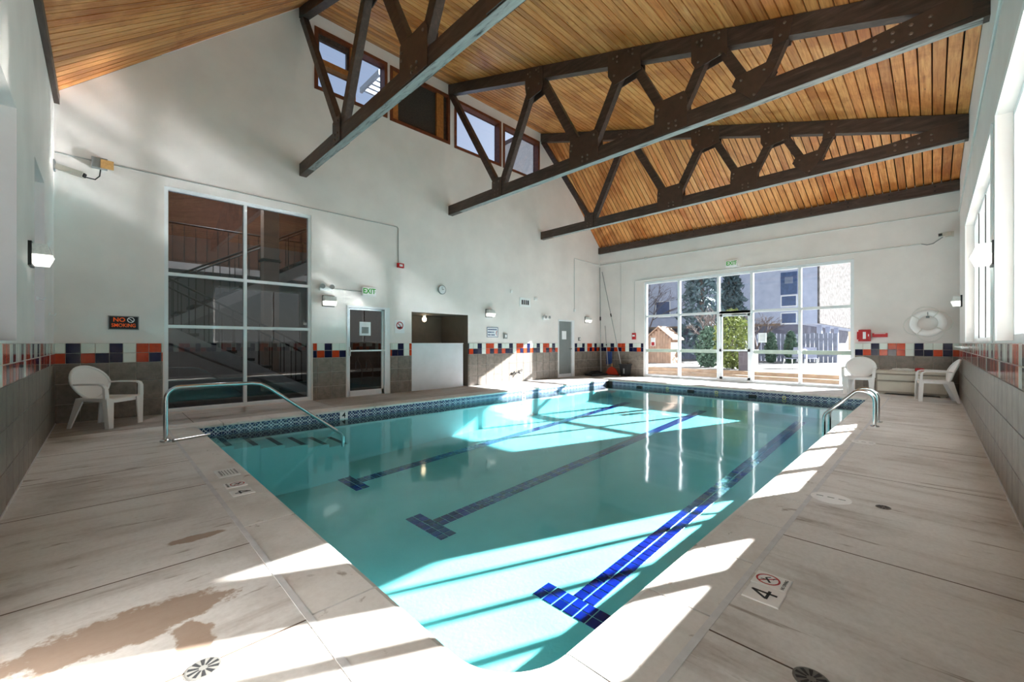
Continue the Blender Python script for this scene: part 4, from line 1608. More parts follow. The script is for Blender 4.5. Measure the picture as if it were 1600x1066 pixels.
def emergency(loc, label):
    root = thing('emergency_light', loc, label, 'emergency light', 'twin-head emergency lights')
    MB().cbox(-0.13, 0.13, -0.06, 0, 0, 0.10, 0.008).build('housing', M['plastic'], root, local=True)
    for s in (-1, 1):
        h_ = MB().lathe([(0.035, 0.0), (0.055, -0.05), (0.062, -0.075), (0.062, -0.085)], (s * 0.10, -0.045, 0.085), 14, 'y').build('lamp_head', M['plastic'], root, local=True, smooth=True)
        MB().lathe([(0.054, -0.086), (0.052, -0.089)], (s * 0.10, -0.045, 0.085), 14, 'y').build('lens', M['grey'], h_, local=True)
    return root


emergency((3.46, VL, 2.36), 'twin-head emergency light beside the top of the hall window frame')
emergency((10.75, VL, 2.02), 'twin-head emergency light left of the grey door')

# ------------------------------------------------------------------ signs, clock, vent, switches on the long wall
sg = thing('no_smoking_sign', (0.25, VL, 1.44), 'black and orange NO SMOKING sign above the plastic chair', 'sign')
MB().box(0.065, 0.435, VL - 0.012, VL, 1.44, 1.665).build('plate', M['ink'], sg)
m = MB()
m.box(0.065, 0.435, VL - 0.016, VL - 0.012, 1.44, 1.452).box(0.065, 0.435, VL - 0.016, VL - 0.012, 1.653, 1.665)
m.box(0.065, 0.077, VL - 0.016, VL - 0.012, 1.44, 1.665).box(0.423, 0.435, VL - 0.016, VL - 0.012, 1.44, 1.665)
m.build('border', M['grey'], sg)
text('NO', 0.092, M['glowing_orange_ink'], sg, (0.195, VL - 0.013, 1.600), ROT_LONG, bold=0.02)
text('SMOKING', 0.080, M['glowing_orange_ink'], sg, (0.250, VL - 0.013, 1.510), ROT_LONG, sx=0.82, bold=0.016)
m = MB().torus((0.335, VL - 0.014, 1.603), 0.040, 0.006, 'y', 20, 6)
m.bar((0.308, VL - 0.014, 1.628), (0.362, VL - 0.014, 1.578), 0.010, 0.006, (0, 1, 0))
m.build('symbol', M['paper'], sg)

sg = thing('no_smoking_sticker', (5.26, VL, 1.48), 'small round prohibition sticker between the glass door and alcove', 'sign')
MB().box(5.125, 5.39, VL - 0.004, VL, 1.47, 1.79).build('plate', M['paper'], sg)
m = MB().torus((5.257, VL - 0.006, 1.66), 0.085, 0.011, 'y', 24, 6)
m.bar((5.20, VL - 0.006, 1.72), (5.315, VL - 0.006, 1.60), 0.018, 0.006, (0, 1, 0))
m.build('symbol', M['red_ink'], sg)
MB().box(5.19, 5.325, VL - 0.008, VL - 0.004, 1.58, 1.63).build('figure', M['ink'], sg)

sg = thing('pool_rules_sign', (8.34, VL, 1.41), 'white sign with blue lettering and a small red figure', 'sign')
MB().box(8.12, 8.57, VL - 0.008, VL, 1.40, 1.70).build('plate', M['paper'], sg)
m = MB()
m.box(8.12, 8.57, VL - 0.011, VL - 0.008, 1.40, 1.415).box(8.12, 8.57, VL - 0.011, VL - 0.008, 1.685, 1.70)
m.box(8.12, 8.135, VL - 0.011, VL - 0.008, 1.415, 1.685).box(8.555, 8.57, VL - 0.011, VL - 0.008, 1.415, 1.685)
m.build('border', M['blue_ink'], sg)
m = MB()
for z, x1_ in ((1.63, 8.52), (1.55, 8.42), (1.47, 8.43)):
    x = 8.16
    while x < x1_:
        w = random.uniform(0.022, 0.034)
        m.box(x, min(x + w, x1_), VL - 0.011, VL - 0.008, z - 0.018, z + 0.018)
        x += w + 0.008 + (0.02 if random.random() < 0.25 else 0)
m.build('lettering', M['blue_ink'], sg)
m = MB()
m.lathe([(0.014, 0), (0.014, -0.003)], (8.515, VL - 0.008, 1.585), 10, 'y')
m.bar((8.51, VL - 0.0095, 1.575), (8.485, VL - 0.0095, 1.50), 0.022, 0.003, (0, 1, 0))
m.bar((8.487, VL - 0.0095, 1.51), (8.525, VL - 0.0095, 1.45), 0.014, 0.003, (0, 1, 0))
m.build('figure', M['red_ink'], sg)

ck = thing('wall_clock', (6.51, VL, 2.54), 'round white wall clock with grey rim above the alcove', 'clock')
MB().lathe([(0.125, 0), (0.125, -0.03), (0.108, -0.036), (0.108, -0.03)], (6.51, VL, 2.66), 28, 'y').build('rim', M['grey'], ck, smooth=True)
MB().lathe([(0.107, -0.0305), (0.106, -0.0315)], (6.51, VL, 2.66), 28, 'y').build('dial', M['paper'], ck)
m = MB()
m.bar((6.51, VL - 0.034, 2.66), (6.57, VL - 0.034, 2.675), 0.010, 0.003, (0, 1, 0)).bar((6.51, VL - 0.035, 2.66), (6.50, VL - 0.035, 2.74), 0.007, 0.003, (0, 1, 0))
m.build('hands', M['ink'], ck)

vt = thing('wall_vent', (9.76, VL, 2.41), 'square white vent grille with four dark slots', 'vent')
m = MB()
m.box(9.51, 10.01, VL - 0.015, VL, 2.40, 2.47).box(9.51, 10.01, VL - 0.015, VL, 2.62, 2.69).box(9.51, 9.59, VL - 0.015, VL, 2.47, 2.62).box(9.94, 10.01, VL - 0.015, VL, 2.47, 2.62)
m.build('frame', M['white'], vt)
MB().box(9.59, 9.94, VL - 0.003, VL, 2.47, 2.62).build('dark_opening', M['black'], vt)
for k in range(3):
    x = 9.59 + 0.35 * (k + 1) / 4
    MB().box(x - 0.012, x + 0.012, VL - 0.013, VL - 0.004, 2.47, 2.62).build('slat', M['white'], vt)


def small_box(name, loc, w, h, d, mat, label, cat, extra=None):
    root = thing(name, loc, label, cat)
    MB().cbox(loc[0] - w / 2, loc[0] + w / 2, loc[1] - d, loc[1], loc[2], loc[2] + h, 0.004).build('body', mat, root)
    if extra:
        MB().box(loc[0] - w / 4, loc[0] + w / 4, loc[1] - d - 0.006, loc[1] - d, loc[2] + h * 0.25, loc[2] + h * 0.75).build(extra, M['paper'], root)
    return root


small_box('thermostat', (8.86, VL, 1.36), 0.13, 0.16, 0.05, M['grey'], 'grey thermostat box beside the blue-lettered sign', 'thermostat', 'dial_plate')
small_box('switch_box', (12.68, VL, 1.31), 0.09, 0.13, 0.05, M['grey'], 'small grey switch box right of the grey door', 'switch', 'switch_plate')
small_box('alarm_box', (5.26, VL, 3.09), 0.17, 0.11, 0.06, M['red'], 'red fire alarm at the lower end of the thin wall conduit', 'alarm', 'label_strip')
small_box('conduit_box', (12.39, VL, 2.38), 0.08, 0.10, 0.05, M['white'], 'small white box ending the conduit above the grey door', 'box', 'cover_plate')
small_box('wall_bracket', (9.12, VL, 2.80), 0.06, 0.09, 0.04, M['white'], 'tiny white bracket upper left of the vent grille', 'bracket', 'slot')
small_box('wall_sensor', (10.26, VL, 2.66), 0.12, 0.09, 0.05, M['white'], 'tiny white sensor upper right of the vent grille', 'sensor', 'window')

# security camera and junction box in the left corner
sc_ = thing('security_camera', (-0.42, VL, 3.80), 'cream security camera on a bracket in the chair corner', 'camera')
MB().box(UL + 0.0, UL + 0.02, VL - 0.16, VL - 0.02, 3.80, 3.95).build('mount_plate', M['grey'], sc_)
MB().bar((UL + 0.02, VL - 0.10, 3.88), (-0.38, VL - 0.13, 3.83), 0.04, 0.04).build('bracket', M['box'], sc_)
cb = MB().bar((-0.48, VL - 0.12, 3.86), (-0.20, VL - 0.24, 3.77), 0.08, 0.08).build('camera_body', M['box'], sc_)
MB().bar((-0.20, VL - 0.24, 3.77), (-0.185, VL - 0.246, 3.765), 0.06, 0.06).build('camera_lens', M['black'], cb)
MB().tube([(-0.20, VL - 0.2, 3.76), (-0.08, VL - 0.1, 3.78), (-0.03, VL - 0.05, 3.86), (-0.02, VL - 0.05, 3.965)], 0.009, 6).build('cable', M['black'], sc_, smooth=True)
jb = thing('junction_box', (0.03, VL, 3.97), 'grey and tan junction box joined to the corner camera', 'junction box')
MB().cbox(-0.12, 0.06, VL - 0.10, VL, 3.98, 4.14, 0.004).build('housing', M['grey'], jb)
MB().box(-0.02, 0.13, VL - 0.135, VL - 0.10, 3.98, 4.11).build('tan_block', M['tan'], jb)
sc_ = thing('security_camera', (UF, -0.24, 3.70), 'cream security camera high in the life ring corner', 'camera')
MB().cbox(UF - 0.05, UF, -0.34, -0.20, 3.70, 3.82, 0.006).build('mount_plate', M['box'], sc_)
cb = MB().bar((UF - 0.06, -0.26, 3.76), (UF - 0.30, -0.12, 3.72), 0.08, 0.08).build('camera_body', M['box'], sc_)
MB().bar((UF - 0.30, -0.12, 3.72), (UF - 0.315, -0.111, 3.718), 0.06, 0.06).build('camera_lens', M['black'], cb)
pth = [(UF - 0.10, -0.16, 3.70), (UF - 0.05, 0.0, 3.58), (UF - 0.03, 0.10, 3.57), (UF - 0.02, 0.20, 3.61)]
MB().tube(pth, 0.011, 6).build('cable', M['grey'], sc_, smooth=True)


def conduit(path, r, label, mat='conduit'):
    return tag(MB().tube(path, r, 6).build('wall_conduit', M[mat]), label, 'conduit')


conduit([(UL + 0.01, VL - 0.012, 4.10), (5.18, VL - 0.012, 4.09), (5.21, VL - 0.012, 4.06), (5.215, VL - 0.012, 3.20)], 0.011, 'thin grey conduit running above the hall window down to the alarm', 'galv')
conduit([(3.60, VL - 0.012, 2.42), (4.28, VL - 0.012, 2.42)], 0.010, 'short conduit joining the emergency light and exit sign', 'galv')
conduit([(12.39, VL - 0.012, 2.48), (12.39, VL - 0.012, 4.33), (12.41, VL - 0.012, 4.35), (UF - 0.03, VL - 0.012, 4.30)], 0.013, 'white conduit rising above the grey door to the corner')
cd_ = conduit([(UF - 0.014, VL - 0.03, 4.30), (UF - 0.014, VR + 0.03, 4.27)], 0.014, 'long white conduit across the end wall under the ledger beam')
MB().lathe([(0.05, 0), (0.05, -0.05), (0.03, -0.055)], (UF, 7.33, 4.30), 12, 'x').build('round_box', M['conduit'], cd_)
conduit([(UF - 0.012, 7.75, 3.52), (UF - 0.012, 1.5, 3.60), (UF - 0.012, 0.20, 3.61)], 0.012, 'white conduit just above the end glazing to the corner camera')
conduit([(UF - 0.010, 7.78, 3.52), (UF - 0.010, 7.78, 1.60)], 0.009, 'thin white conduit dropping to the red alarm pull')
conduit([(UF - 0.010, 8.35, 4.27), (UF - 0.010, 8.35, 1.25)], 0.008, 'thin white conduit dropping down beside the pole corner')
conduit([(0.6, VR + 0.012, 4.25), (UF - 0.03, VR + 0.012, 4.25)], 0.014, 'white conduit running above the side windows')

# hose tap
hb_ = thing('hose_tap', (9.35, VL, 0.26), 'black hose tap with a bent pipe low on the sunlit tiles', 'tap')
MB().tube([(9.10, VL - 0.03, 0.24), (9.16, VL - 0.06, 0.27), (9.22, VL - 0.06, 0.33), (9.27, VL - 0.06, 0.26), (9.34, VL - 0.06, 0.30), (9.40, VL - 0.06, 0.28)], 0.018, 8).build('pipe', M['black'], hb_, smooth=True)
MB().tube([(9.40, VL - 0.02, 0.29), (9.40, VL - 0.10, 0.29), (9.42, VL - 0.12, 0.26)], 0.02, 8).build('spout', M['black'], hb_)
MB().torus((9.55, VL - 0.06, 0.36), 0.035, 0.010, 'y', 14, 6).build('handle', M['black'], hb_)
MB().tube([(9.40, VL - 0.05, 0.29), (9.55, VL - 0.05, 0.36)], 0.010, 6).build('stem', M['black'], hb_)

# small white rail on the right wall in the corner
rl = thing('towel_rail', (12.0, VR, 1.12), 'short white rail on the border tiles in the corner', 'rail')
MB().tube([(10.2, VR + 0.09, 1.145), (13.3, VR + 0.09, 1.145)], 0.018, 10).build('bar', M['white'], rl, smooth=True)
for x in (10.3, 11.75, 13.2):
    MB().tube([(x, VR + 0.01, 1.145), (x, VR + 0.09, 1.145)], 0.014, 8).build('bracket', M['white'], rl)
for y, z, lab in ((7.0, 1.72, 'small white towel hook between the two window recesses'), (8.55, 1.62, 'small white towel hook near the chair corner')):
    th = thing('towel_hook', (UL, y, z), lab, 'hook')
    MB().box(UL, UL + 0.01, y - 0.05, y + 0.05, z - 0.02, z + 0.02).build('plate', M['white'], th)
    for s in (-0.03, 0.03):
        MB().tube([(UL + 0.01, y + s, z), (UL + 0.05, y + s, z - 0.015), (UL + 0.065, y + s, z + 0.015)], 0.006, 6).build('prong', M['white'], th)

# ------------------------------------------------------------------ corner tools
def pole(name, a, b, r, label, joint=None):
    root = thing(name, (a[0], a[1], 0), label, 'pool pole')
    a, b = Vector(a), Vector(b)
    MB().tube([a, a.lerp(b, 0.52)], r, 8).build('lower_tube', M['galv'], root)
    MB().tube([a.lerp(b, 0.48), b], r * 0.8, 8).build('upper_tube', M['grey'], root)
    MB().tube([a.lerp(b, 0.50), a.lerp(b, 0.535)], r * 1.5, 8).build('clamp_collar', M['black'], root)
    return root


pole('telescopic_pole', (13.82, 9.08, 0.02), (13.95, 9.22, 4.20), 0.020, 'tall telescopic pool pole leaning upright in the far corner')
pole('telescopic_pole', (13.84, 8.22, 0.45), (13.96, 9.12, 4.02), 0.017, 'thinner pool pole leaning across the far corner onto the end wall')
pole('broom_handle', (13.74, 8.72, 0.36), (13.92, 8.96, 1.9), 0.014, 'short pale broom handle standing between the corner poles')
nb = thing('scrub_brush', (13.78, 8.55, 0.0), 'orange-red scrub brush head on the floor in the far corner', 'brush')
MB().prism([(8.28, 0.02), (8.86, 0.02), (8.72, 0.26), (8.58, 0.34), (8.42, 0.26)], 'x', 13.76, 13.82).build('head', M['orange'], nb)
for k in range(12):
    y = 8.31 + k * 0.047
    MB().box(13.75, 13.83, y - 0.012, y + 0.012, 0.0, 0.045).build('bristle', M['black'], nb)
MB().tube([(13.79, 8.57, 0.32), (13.80, 8.58, 0.45)], 0.02, 8).build('socket', M['tan'], nb)
bb = thing('brush_block', (13.9, 8.78, 0.3), 'blue brush hanging beside the poles in the corner', 'brush')
MB().cbox(13.88, 13.98, 8.68, 8.88, 0.42, 0.90, 0.01).build('body', M['bluepl'], bb)
MB().box(13.85, 13.88, 8.70, 8.86, 0.44, 0.86).build('bristles', M['bluepl'], bb)
vm = thing('vacuum_head', (13.2, 9.0, 0), 'flat black pool vacuum head lying by the far corner', 'vacuum head')
MB().prism([(12.75, 8.75), (13.55, 8.62), (13.72, 9.0), (13.3, 9.2), (12.85, 9.15)], 'z', 0.015, 0.09).build('body', M['black'], vm)
MB().tube([(12.85, 8.95, 0.10), (13.1, 9.0, 0.15), (13.4, 8.95, 0.15), (13.62, 8.9, 0.09)], 0.03, 8).build('hose', M['black'], vm, smooth=True)
for q in ((12.9, 8.85), (13.5, 8.75), (13.5, 9.05)):
    MB().lathe([(0.03, 0.0), (0.03, 0.02)], (q[0], q[1], 0), 10).build('wheel', M['grey'], vm)
tb = thing('waste_bin', (13.82, 8.02, 0), 'small black waste bin against the end wall tiles', 'bin')
MB().hexa([(13.70, 7.90, 0), (13.94, 7.90, 0), (13.94, 8.14, 0), (13.70, 8.14, 0), (13.66, 7.85, 0.42), (13.97, 7.85, 0.42), (13.97, 8.18, 0.42), (13.66, 8.18, 0.42)]).build('body', M['black'], tb)
MB().box(13.64, 13.99, 7.83, 8.20, 0.42, 0.45).build('rim', M['black'], tb)
MB().box(13.672, 13.676, 7.97, 8.03, 0.10, 0.36).build('pale_label', M['grey'], tb)

# ------------------------------------------------------------------ handrail, ladder
hr = thing('stair_handrail', (0.57, 6.70, 0), 'stainless steel handrail arching from the deck down to the pool steps', 'handrail')
y = 6.70
path = [(0.56, y, 0.0), (0.56, y, 0.50)]
for k in range(1, 7):
    a = math.pi - (math.pi / 2) * k / 6
    path.append((0.71 + 0.15 * math.cos(a), y, 0.52 + 0.15 * math.sin(a)))
path += [(1.10, y, 0.668), (1.50, y, 0.660), (1.60, y, 0.642), (1.70, y, 0.585), (2.62, y, -0.14), (2.74, y, -0.235), (2.77, y, -0.29), (2.77, y, -0.45)]
MB().tube(path, 0.024, 12).build('rail_tube', M['steel'], hr, smooth=True)
MB().lathe([(0.06, 0), (0.058, 0.012), (0.03, 0.03)], (0.56, y, 0.0), 18).build('floor_flange', M['steel'], hr, smooth=True)
fb = thing('deck_pipe', (0.8, 6.62, 0), 'thin steel pipe lying on the deck at the handrail foot', 'pipe')
MB().tube([(0.63, 6.60, 0.014), (1.02, 6.72, 0.014)], 0.013, 8).build('pipe', M['steel'], fb)
MB().box(0.615, 0.635, 6.575, 6.625, 0, 0.035).build('end_plate', M['grey'], fb)

ladder = thing('pool_ladder', (8.3, 0.75, 0), 'pair of stainless pool ladder rails arching over the coping', 'pool ladder')
for x in (8.06, 8.56):
    path = [(x, 0.60, 0.0), (x, 0.60, 0.28)]
    for k in range(0, 8):
        a = math.pi - math.radians(120) * k / 7
        path.append((x, 0.75 + 0.15 * math.cos(a), 0.36 + 0.15 * math.sin(a)))
    path += [(x, 1.14, 0.165), (x, 1.19, 0.115), (x, 1.205, 0.05), (x, 1.205, -0.60)]
    MB().tube(path, 0.023, 12).build('rail_tube', M['steel'], ladder, smooth=True)
    MB().lathe([(0.055, 0), (0.053, 0.012), (0.028, 0.022)], (x, 0.60, 0.0), 16).build('floor_flange', M['steel'], ladder, smooth=True)
for z in (-0.28, -0.52):
    MB().box(8.07, 8.55, 1.16, 1.24, z, z + 0.025).build('rung', M['plastic'], ladder)

# ------------------------------------------------------------------ deck plates and signs
def skimmer(x, y, r, label):
    root = thing('skimmer_lid', (x, y, 0), label, 'skimmer lid', 'white skimmer lids')
    MB().lathe([(r, 0.0), (r, 0.003), (r * 0.95, 0.006)], (x, y, 0), 32).build('lid', M['t_mark'], root)
    for k in (-1, 0, 1):
        MB().box(x - 0.008, x + 0.008, y + k * 0.07 - 0.022, y + k * 0.07 + 0.022, 0.006, 0.007).build('slot', M['grey'], root)


skimmer(4.08, 0.565, 0.13, 'round white skimmer lid nearest the camera on the side deck')
skimmer(6.66, 0.60, 0.115, 'round white skimmer lid farther along near the ladder')


def drain(x, y, r, label):
    root = thing('floor_drain', (x, y, 0), label, 'floor drain', 'round floor drains')
    MB().lathe([(r, 0.0), (r, 0.003), (r * 0.93, 0.004)], (x, y, 0), 24).build('grate', M['grate'], root)
    for k in range(10):
        a = 2 * math.pi * k / 10 + 0.2
        c, s = math.cos(a), math.sin(a)
        q = [(0.25, -0.05), (0.85, -0.12), (0.85, 0.12), (0.25, 0.05)]
        MB().prism([(x + r * (c * p - s * w), y + r * (s * p + c * w)) for p, w in q], 'z', 0.0041, 0.0048).build('slot', M['black'], root)


drain(0.27, 1.92, 0.058, 'round slotted floor drain beside the rusty water stain')
drain(1.83, 0.31, 0.058, 'round slotted floor drain at the bottom edge of the side deck')
drain(4.13, 0.26, 0.045, 'small dull floor drain beside the nearer skimmer lid')


def marker(name, x, y, wx, wy, label, cat='depth marker'):
    root = thing(name, (x, y, 0), label, cat)
    MB().cbox(x - wx / 2, x + wx / 2, y - wy / 2, y + wy / 2, 0, 0.006, 0.003).build('tile', M['t_mark'], root)
    return root


Z6 = 0.0065


def digit4(t, x, y, rz, s=1.0):
    c, sn = math.cos(rz), math.sin(rz)
    L = lambda a, b: (x + c * a * s - sn * b * s, y + sn * a * s + c * b * s, Z6)
    m = MB()
    for p, q, w in (((0.018, 0.055), (-0.036, -0.016), 0.013), ((-0.038, -0.016), (0.042, -0.016), 0.013), ((0.016, 0.056), (0.016, -0.052), 0.014)):
        m.bar(L(*p), L(*q), w * s, 0.0008)
    m.build('digit', M['ink'], t)


t = marker('depth_marker', 2.28, 0.575, 0.155, 0.155, 'white depth tile with a black 4 on the side deck')
digit4(t, 2.28, 0.575, 0)


def no_diving(t, x, y, rz, s=1.0):
    c, sn = math.cos(rz), math.sin(rz)
    L = lambda a, b: (x + c * a * s - sn * b * s, y + sn * a * s + c * b * s)
    m = MB()
    n_ = 28
    vs, fs = [], []
    for k in range(n_):
        a = 2 * math.pi * k / n_
        for r in (0.045, 0.054):
            q = L(r * math.cos(a), 0.015 + r * math.sin(a))
            vs.append((q[0], q[1], Z6))
    for k in range(n_):
        j = (k + 1) % n_
        fs.append((2 * k, 2 * k + 1, 2 * j + 1, 2 * j))
    m.add(vs, fs)
    a, b = L(-0.033, 0.048), L(0.033, -0.018)
    m.bar((a[0], a[1], Z6), (b[0], b[1], Z6), 0.007 * s, 0.0006)
    m.build('prohibition_ring', M['red_ink'], t)
    m = MB()
    for (p, q, w) in (((-0.028, 0.00), (0.012, 0.028), 0.010), ((0.012, 0.028), (0.030, 0.010), 0.006), ((-0.005, 0.012), (-0.012, 0.045), 0.006), ((0.01, -0.005), (0.03, -0.01), 0.004)):
        p, q = L(*p), L(*q)
        m.bar((p[0], p[1], Z6 + 0.0004), (q[0], q[1], Z6 + 0.0004), w * s, 0.0006)
    m.build('diver_figure', M['ink'], t)
    q = L(0, -0.058)
    text('NO DIVING', 0.021 * s, M['ink'], t, (q[0], q[1], Z6), (0, 0, rz), 0.0004)


t = marker('no_diving_marker', 2.435, 0.580, 0.145, 0.155, 'white no diving tile with a red ring on the side deck')
no_diving(t, 2.435, 0.580, 0)
t = marker('depth_marker', 0.815, 3.97, 0.155, 0.15, 'white depth tile with a black 4 on the near coping')
digit4(t, 0.815, 3.97, -R90)
t = marker('no_diving_marker', 0.815, 4.22, 0.155, 0.15, 'white no diving tile with a red ring on the near coping')
no_diving(t, 0.815, 4.22, -R90)
t = marker('warning_marker', 0.835, 4.66, 0.17, 0.28, 'white tile printed with rows of small text on the near coping', 'warning tile')
m = MB()
for k in range(6):
    x = 0.775 + k * 0.024
    m.box(x, x + (0.016 if k in (0, 5) else 0.008), 4.57, 4.75, 0.006, 0.0068)
m.build('printed_lines', M['grey'], t)

# ------------------------------------------------------------------ outside: patio, building, planting
M['snowy'] = plain('pale_patio_concrete', srgb(128, 126, 124), 0.8, var=0.25, scale=0.5)
M['ledge'] = plain('beige_patio_ledge', srgb(150, 126, 104), 0.8, var=0.25, scale=5)
M['brick_pale'] = plain('pale_painted_brick', srgb(186, 194, 214), 0.85, var=0.12, scale=2.0)
M['stone_rough'] = plain('rough_white_stone', srgb(118, 115, 114), 0.95, var=0.5, scale=3.5, bump=0.6, spec=0.0)
M['dark_glass'] = plain('dark_building_glass', srgb(78, 96, 134), 0.15, var=0.3)
M['conifer'] = plain('blue_green_needles', srgb(92, 114, 120), 0.8, var=0.45, scale=3)
M['juniper'] = plain('yellow_green_leaves', srgb(110, 122, 62), 0.8, var=0.5, scale=3)
M['arbor'] = plain('dark_green_leaves', srgb(82, 108, 92), 0.8, var=0.4, scale=3)
M['bark'] = plain('grey_bark', srgb(110, 98, 96), 0.9, var=0.3, scale=8)
M['fence'] = plain('grey_blue_fence', srgb(140, 146, 166), 0.8, var=0.2, rnd=0.15)
M['shed'] = plain('orange_pine', srgb(178, 146, 124), 0.8, var=0.25, scale=4, rnd=0.1)
M['bin_out'] = plain('dark_brown_bin', srgb(78, 72, 78), 0.6, var=0.15)
GZ = -0.06
tag(MB().box(-60, UL - 0.28, -70, 90, -0.6, -0.34).box(UF + 0.25, 110, -70, 90, -0.6, -0.34).box(UL - 0.28, UF + 0.25, -70, VR - 0.35, -0.6, -0.34).box(UL - 0.28, UF + 0.25, hb + 0.1, 90, -0.6, -0.34).build('ground', M['snowy']), 'pale ground around the building', 'ground', kind='structure')
tag(MB().box(UF + 0.25, 16.4, -6, 20, -0.34, GZ).build('patio_strip', M['snowy']), 'sunlit concrete strip outside the end glazing', 'patio', kind='structure')
for i, (x0, x1, z) in enumerate(((16.4, 16.9, 0.06), (16.9, 80, 0.18))):
    if i == 0:
        tag(MB().box(x0, x1, -6, 30, -0.34, z).build('patio_step', M['ledge']), 'low beige step outside the end glazing', 'step', kind='structure')
    else:
        tag(MB().box(x0, x0 + 0.35, -6, 30, -0.34, z).build('patio_ledge', M['ledge']), 'beige ledge edging the raised patio', 'ledge', kind='structure')
        tag(MB().box(x0 + 0.35, x1, -40, 60, -0.34, z - 0.01).build('patio_terrace', M['snowy']), 'bright raised terrace behind the beige ledge', 'terrace', kind='structure')
PZ = 0.17
bd = thing('apartment_building', (40, 15, PZ), 'pale brick apartment block with a white stone side beyond the patio', 'building')
bx0, by0 = 34.0, 5.43
MB().box(bx0, 60, by0, 34, 2.55, 15).build('upper_wall', M['brick_pale'], bd)
MB().box(bx0 + 0.02, 59.9, by0 - 0.12, by0, 2.55, 15).build('stone_side', M['stone_rough'], bd)
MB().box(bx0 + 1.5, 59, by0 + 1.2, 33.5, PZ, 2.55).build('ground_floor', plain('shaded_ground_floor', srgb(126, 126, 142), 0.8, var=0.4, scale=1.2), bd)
MB().box(bx0 - 0.04, bx0, 7.55, 34, 2.45, 2.62).build('string_course', M['ledge'], bd)
for z0, kind in ((2.55, 'w'), (3.75, 'w'), (4.62, 'p'), (6.3, 'w'), (7.2, 'p')):
    if kind == 'w':
        f = MB().box(bx0 - 0.06, bx0, 6.55, 7.53, z0, z0 + 0.82).build('window', M['white'], bd)
        MB().box(bx0 - 0.075, bx0 - 0.06, 6.62, 7.46, z0 + 0.08, z0 + 0.74).build('pane', M['dark_glass'], f)
    else:
        f = MB().box(bx0 - 0.05, bx0, 6.55, 7.53, z0, z0 + 1.55).build('spandrel_panel', M['dark_glass'], bd)
        MB().box(bx0 - 0.09, bx0 - 0.05, 6.80, 7.28, z0 + 0.75, z0 + 1.2).build('air_conditioner', plain('grey_grille', srgb(120, 130, 150), 0.6), f)
for y in (11.0, 15.5, 20.0):
    for z0 in (3.4, 6.4, 9.4):
        f = MB().box(bx0 - 0.06, bx0, y, y + 1.3, z0, z0 + 1.4).build('window', M['white'], bd)
        MB().box(bx0 - 0.075, bx0 - 0.06, y + 0.07, y + 1.23, z0 + 0.07, z0 + 1.33).build('pane', M['dark_glass'], f)
for k, x in enumerate((37.5, 41.0, 45.0)):
    MB().box(x, x + 0.3, by0 + 0.3, by0 + 0.6, PZ, 2.55).build('pillar', M['brick_pale'], bd)

fn = thing('garden_fence', (28, 7, PZ), 'grey-blue board fence beyond the patio shrubs', 'fence')
for k in range(44):
    y = 3.6 + k * 0.20
    MB().box(28.0, 28.03, y + 0.01, y + 0.19, PZ, 1.75 + 0.02 * (k % 3)).build('board', M['fence'], fn)
for z in (0.5, 1.4):
    MB().box(28.03, 28.08, 3.6, 12.4, z, z + 0.09).build('rail', M['fence'], fn)


def leaf_cloud(n, fn, size, seed):
    rnd = random.Random(seed)
    m = MB()
    vs, fs = [], []
    for i in range(n):
        c = Vector(fn(rnd))
        a = Vector((rnd.gauss(0, 1), rnd.gauss(0, 1), rnd.gauss(0, 1))).normalized()
        b = a.cross(Vector((rnd.gauss(0, 1), rnd.gauss(0, 1), rnd.gauss(0, 1)))).normalized()
        s = size * rnd.uniform(0.6, 1.3)
        o = len(vs)
        vs += [c + a * s, c + b * s * 0.4, c - a * s, c - b * s * 0.4]
        fs.append((o, o + 1, o + 2, o + 3))
    m.add(vs, fs)
    return m


def conifer(x, y, h, r, label, mat, seed):
    root = thing('conifer_tree', (x, y, PZ), label, 'tree', 'trees outside the end glazing')
    MB().tube([(x, y, PZ), (x, y, PZ + h * 0.5), (x, y, PZ + h * 0.95)], [0.17, 0.12, 0.03], 8).build('trunk', M['bark'], root)

    def pt(rn):
        f = rn.random() ** 0.8
        tier = (f * 9) % 1.0
        rad = r * (1.02 - f) * (1.05 - 0.5 * tier) * math.sqrt(rn.random()) + 0.05
        a = rn.random() * 2 * math.pi
        return (x + rad * math.cos(a), y + rad * math.sin(a), PZ + 0.6 + f * (h - 0.6) - 0.18 * rad)
    leaf_cloud(3200, pt, 0.20, seed).build('foliage', mat, root)


def bare(x, y, h, label, seed, spread=0.55):
    root = thing('bare_tree', (x, y, PZ), label, 'tree', 'leafless trees outside the end glazing')
    rnd = random.Random(seed)
    m = MB()

    def grow(p, d, l, r, depth):
        q = p + d * l
        m.tube([p, q], [r, r * 0.65], 5, cap=False)
        if depth == 0:
            return
        for k in range(3):
            nd = (d + Vector((rnd.gauss(0, spread), rnd.gauss(0, spread), rnd.gauss(0.15, spread * 0.5)))).normalized()
            grow(p.lerp(q, rnd.uniform(0.6, 1.0)), nd, l * rnd.uniform(0.6, 0.8), r * 0.6, depth - 1)
    base = Vector((x, y, PZ))
    MB().tube([base, base + Vector((0, 0, h * 0.26))], [0.10, 0.075], 8).build('trunk', M['bark'], root)
    for k in range(3):
        grow(base + Vector((0, 0, h * 0.22)), Vector((rnd.gauss(0, 0.4), rnd.gauss(0, 0.4), 1)).normalized(), h * 0.27, 0.055, 4)
    m.build('branches', M['bark'], root)


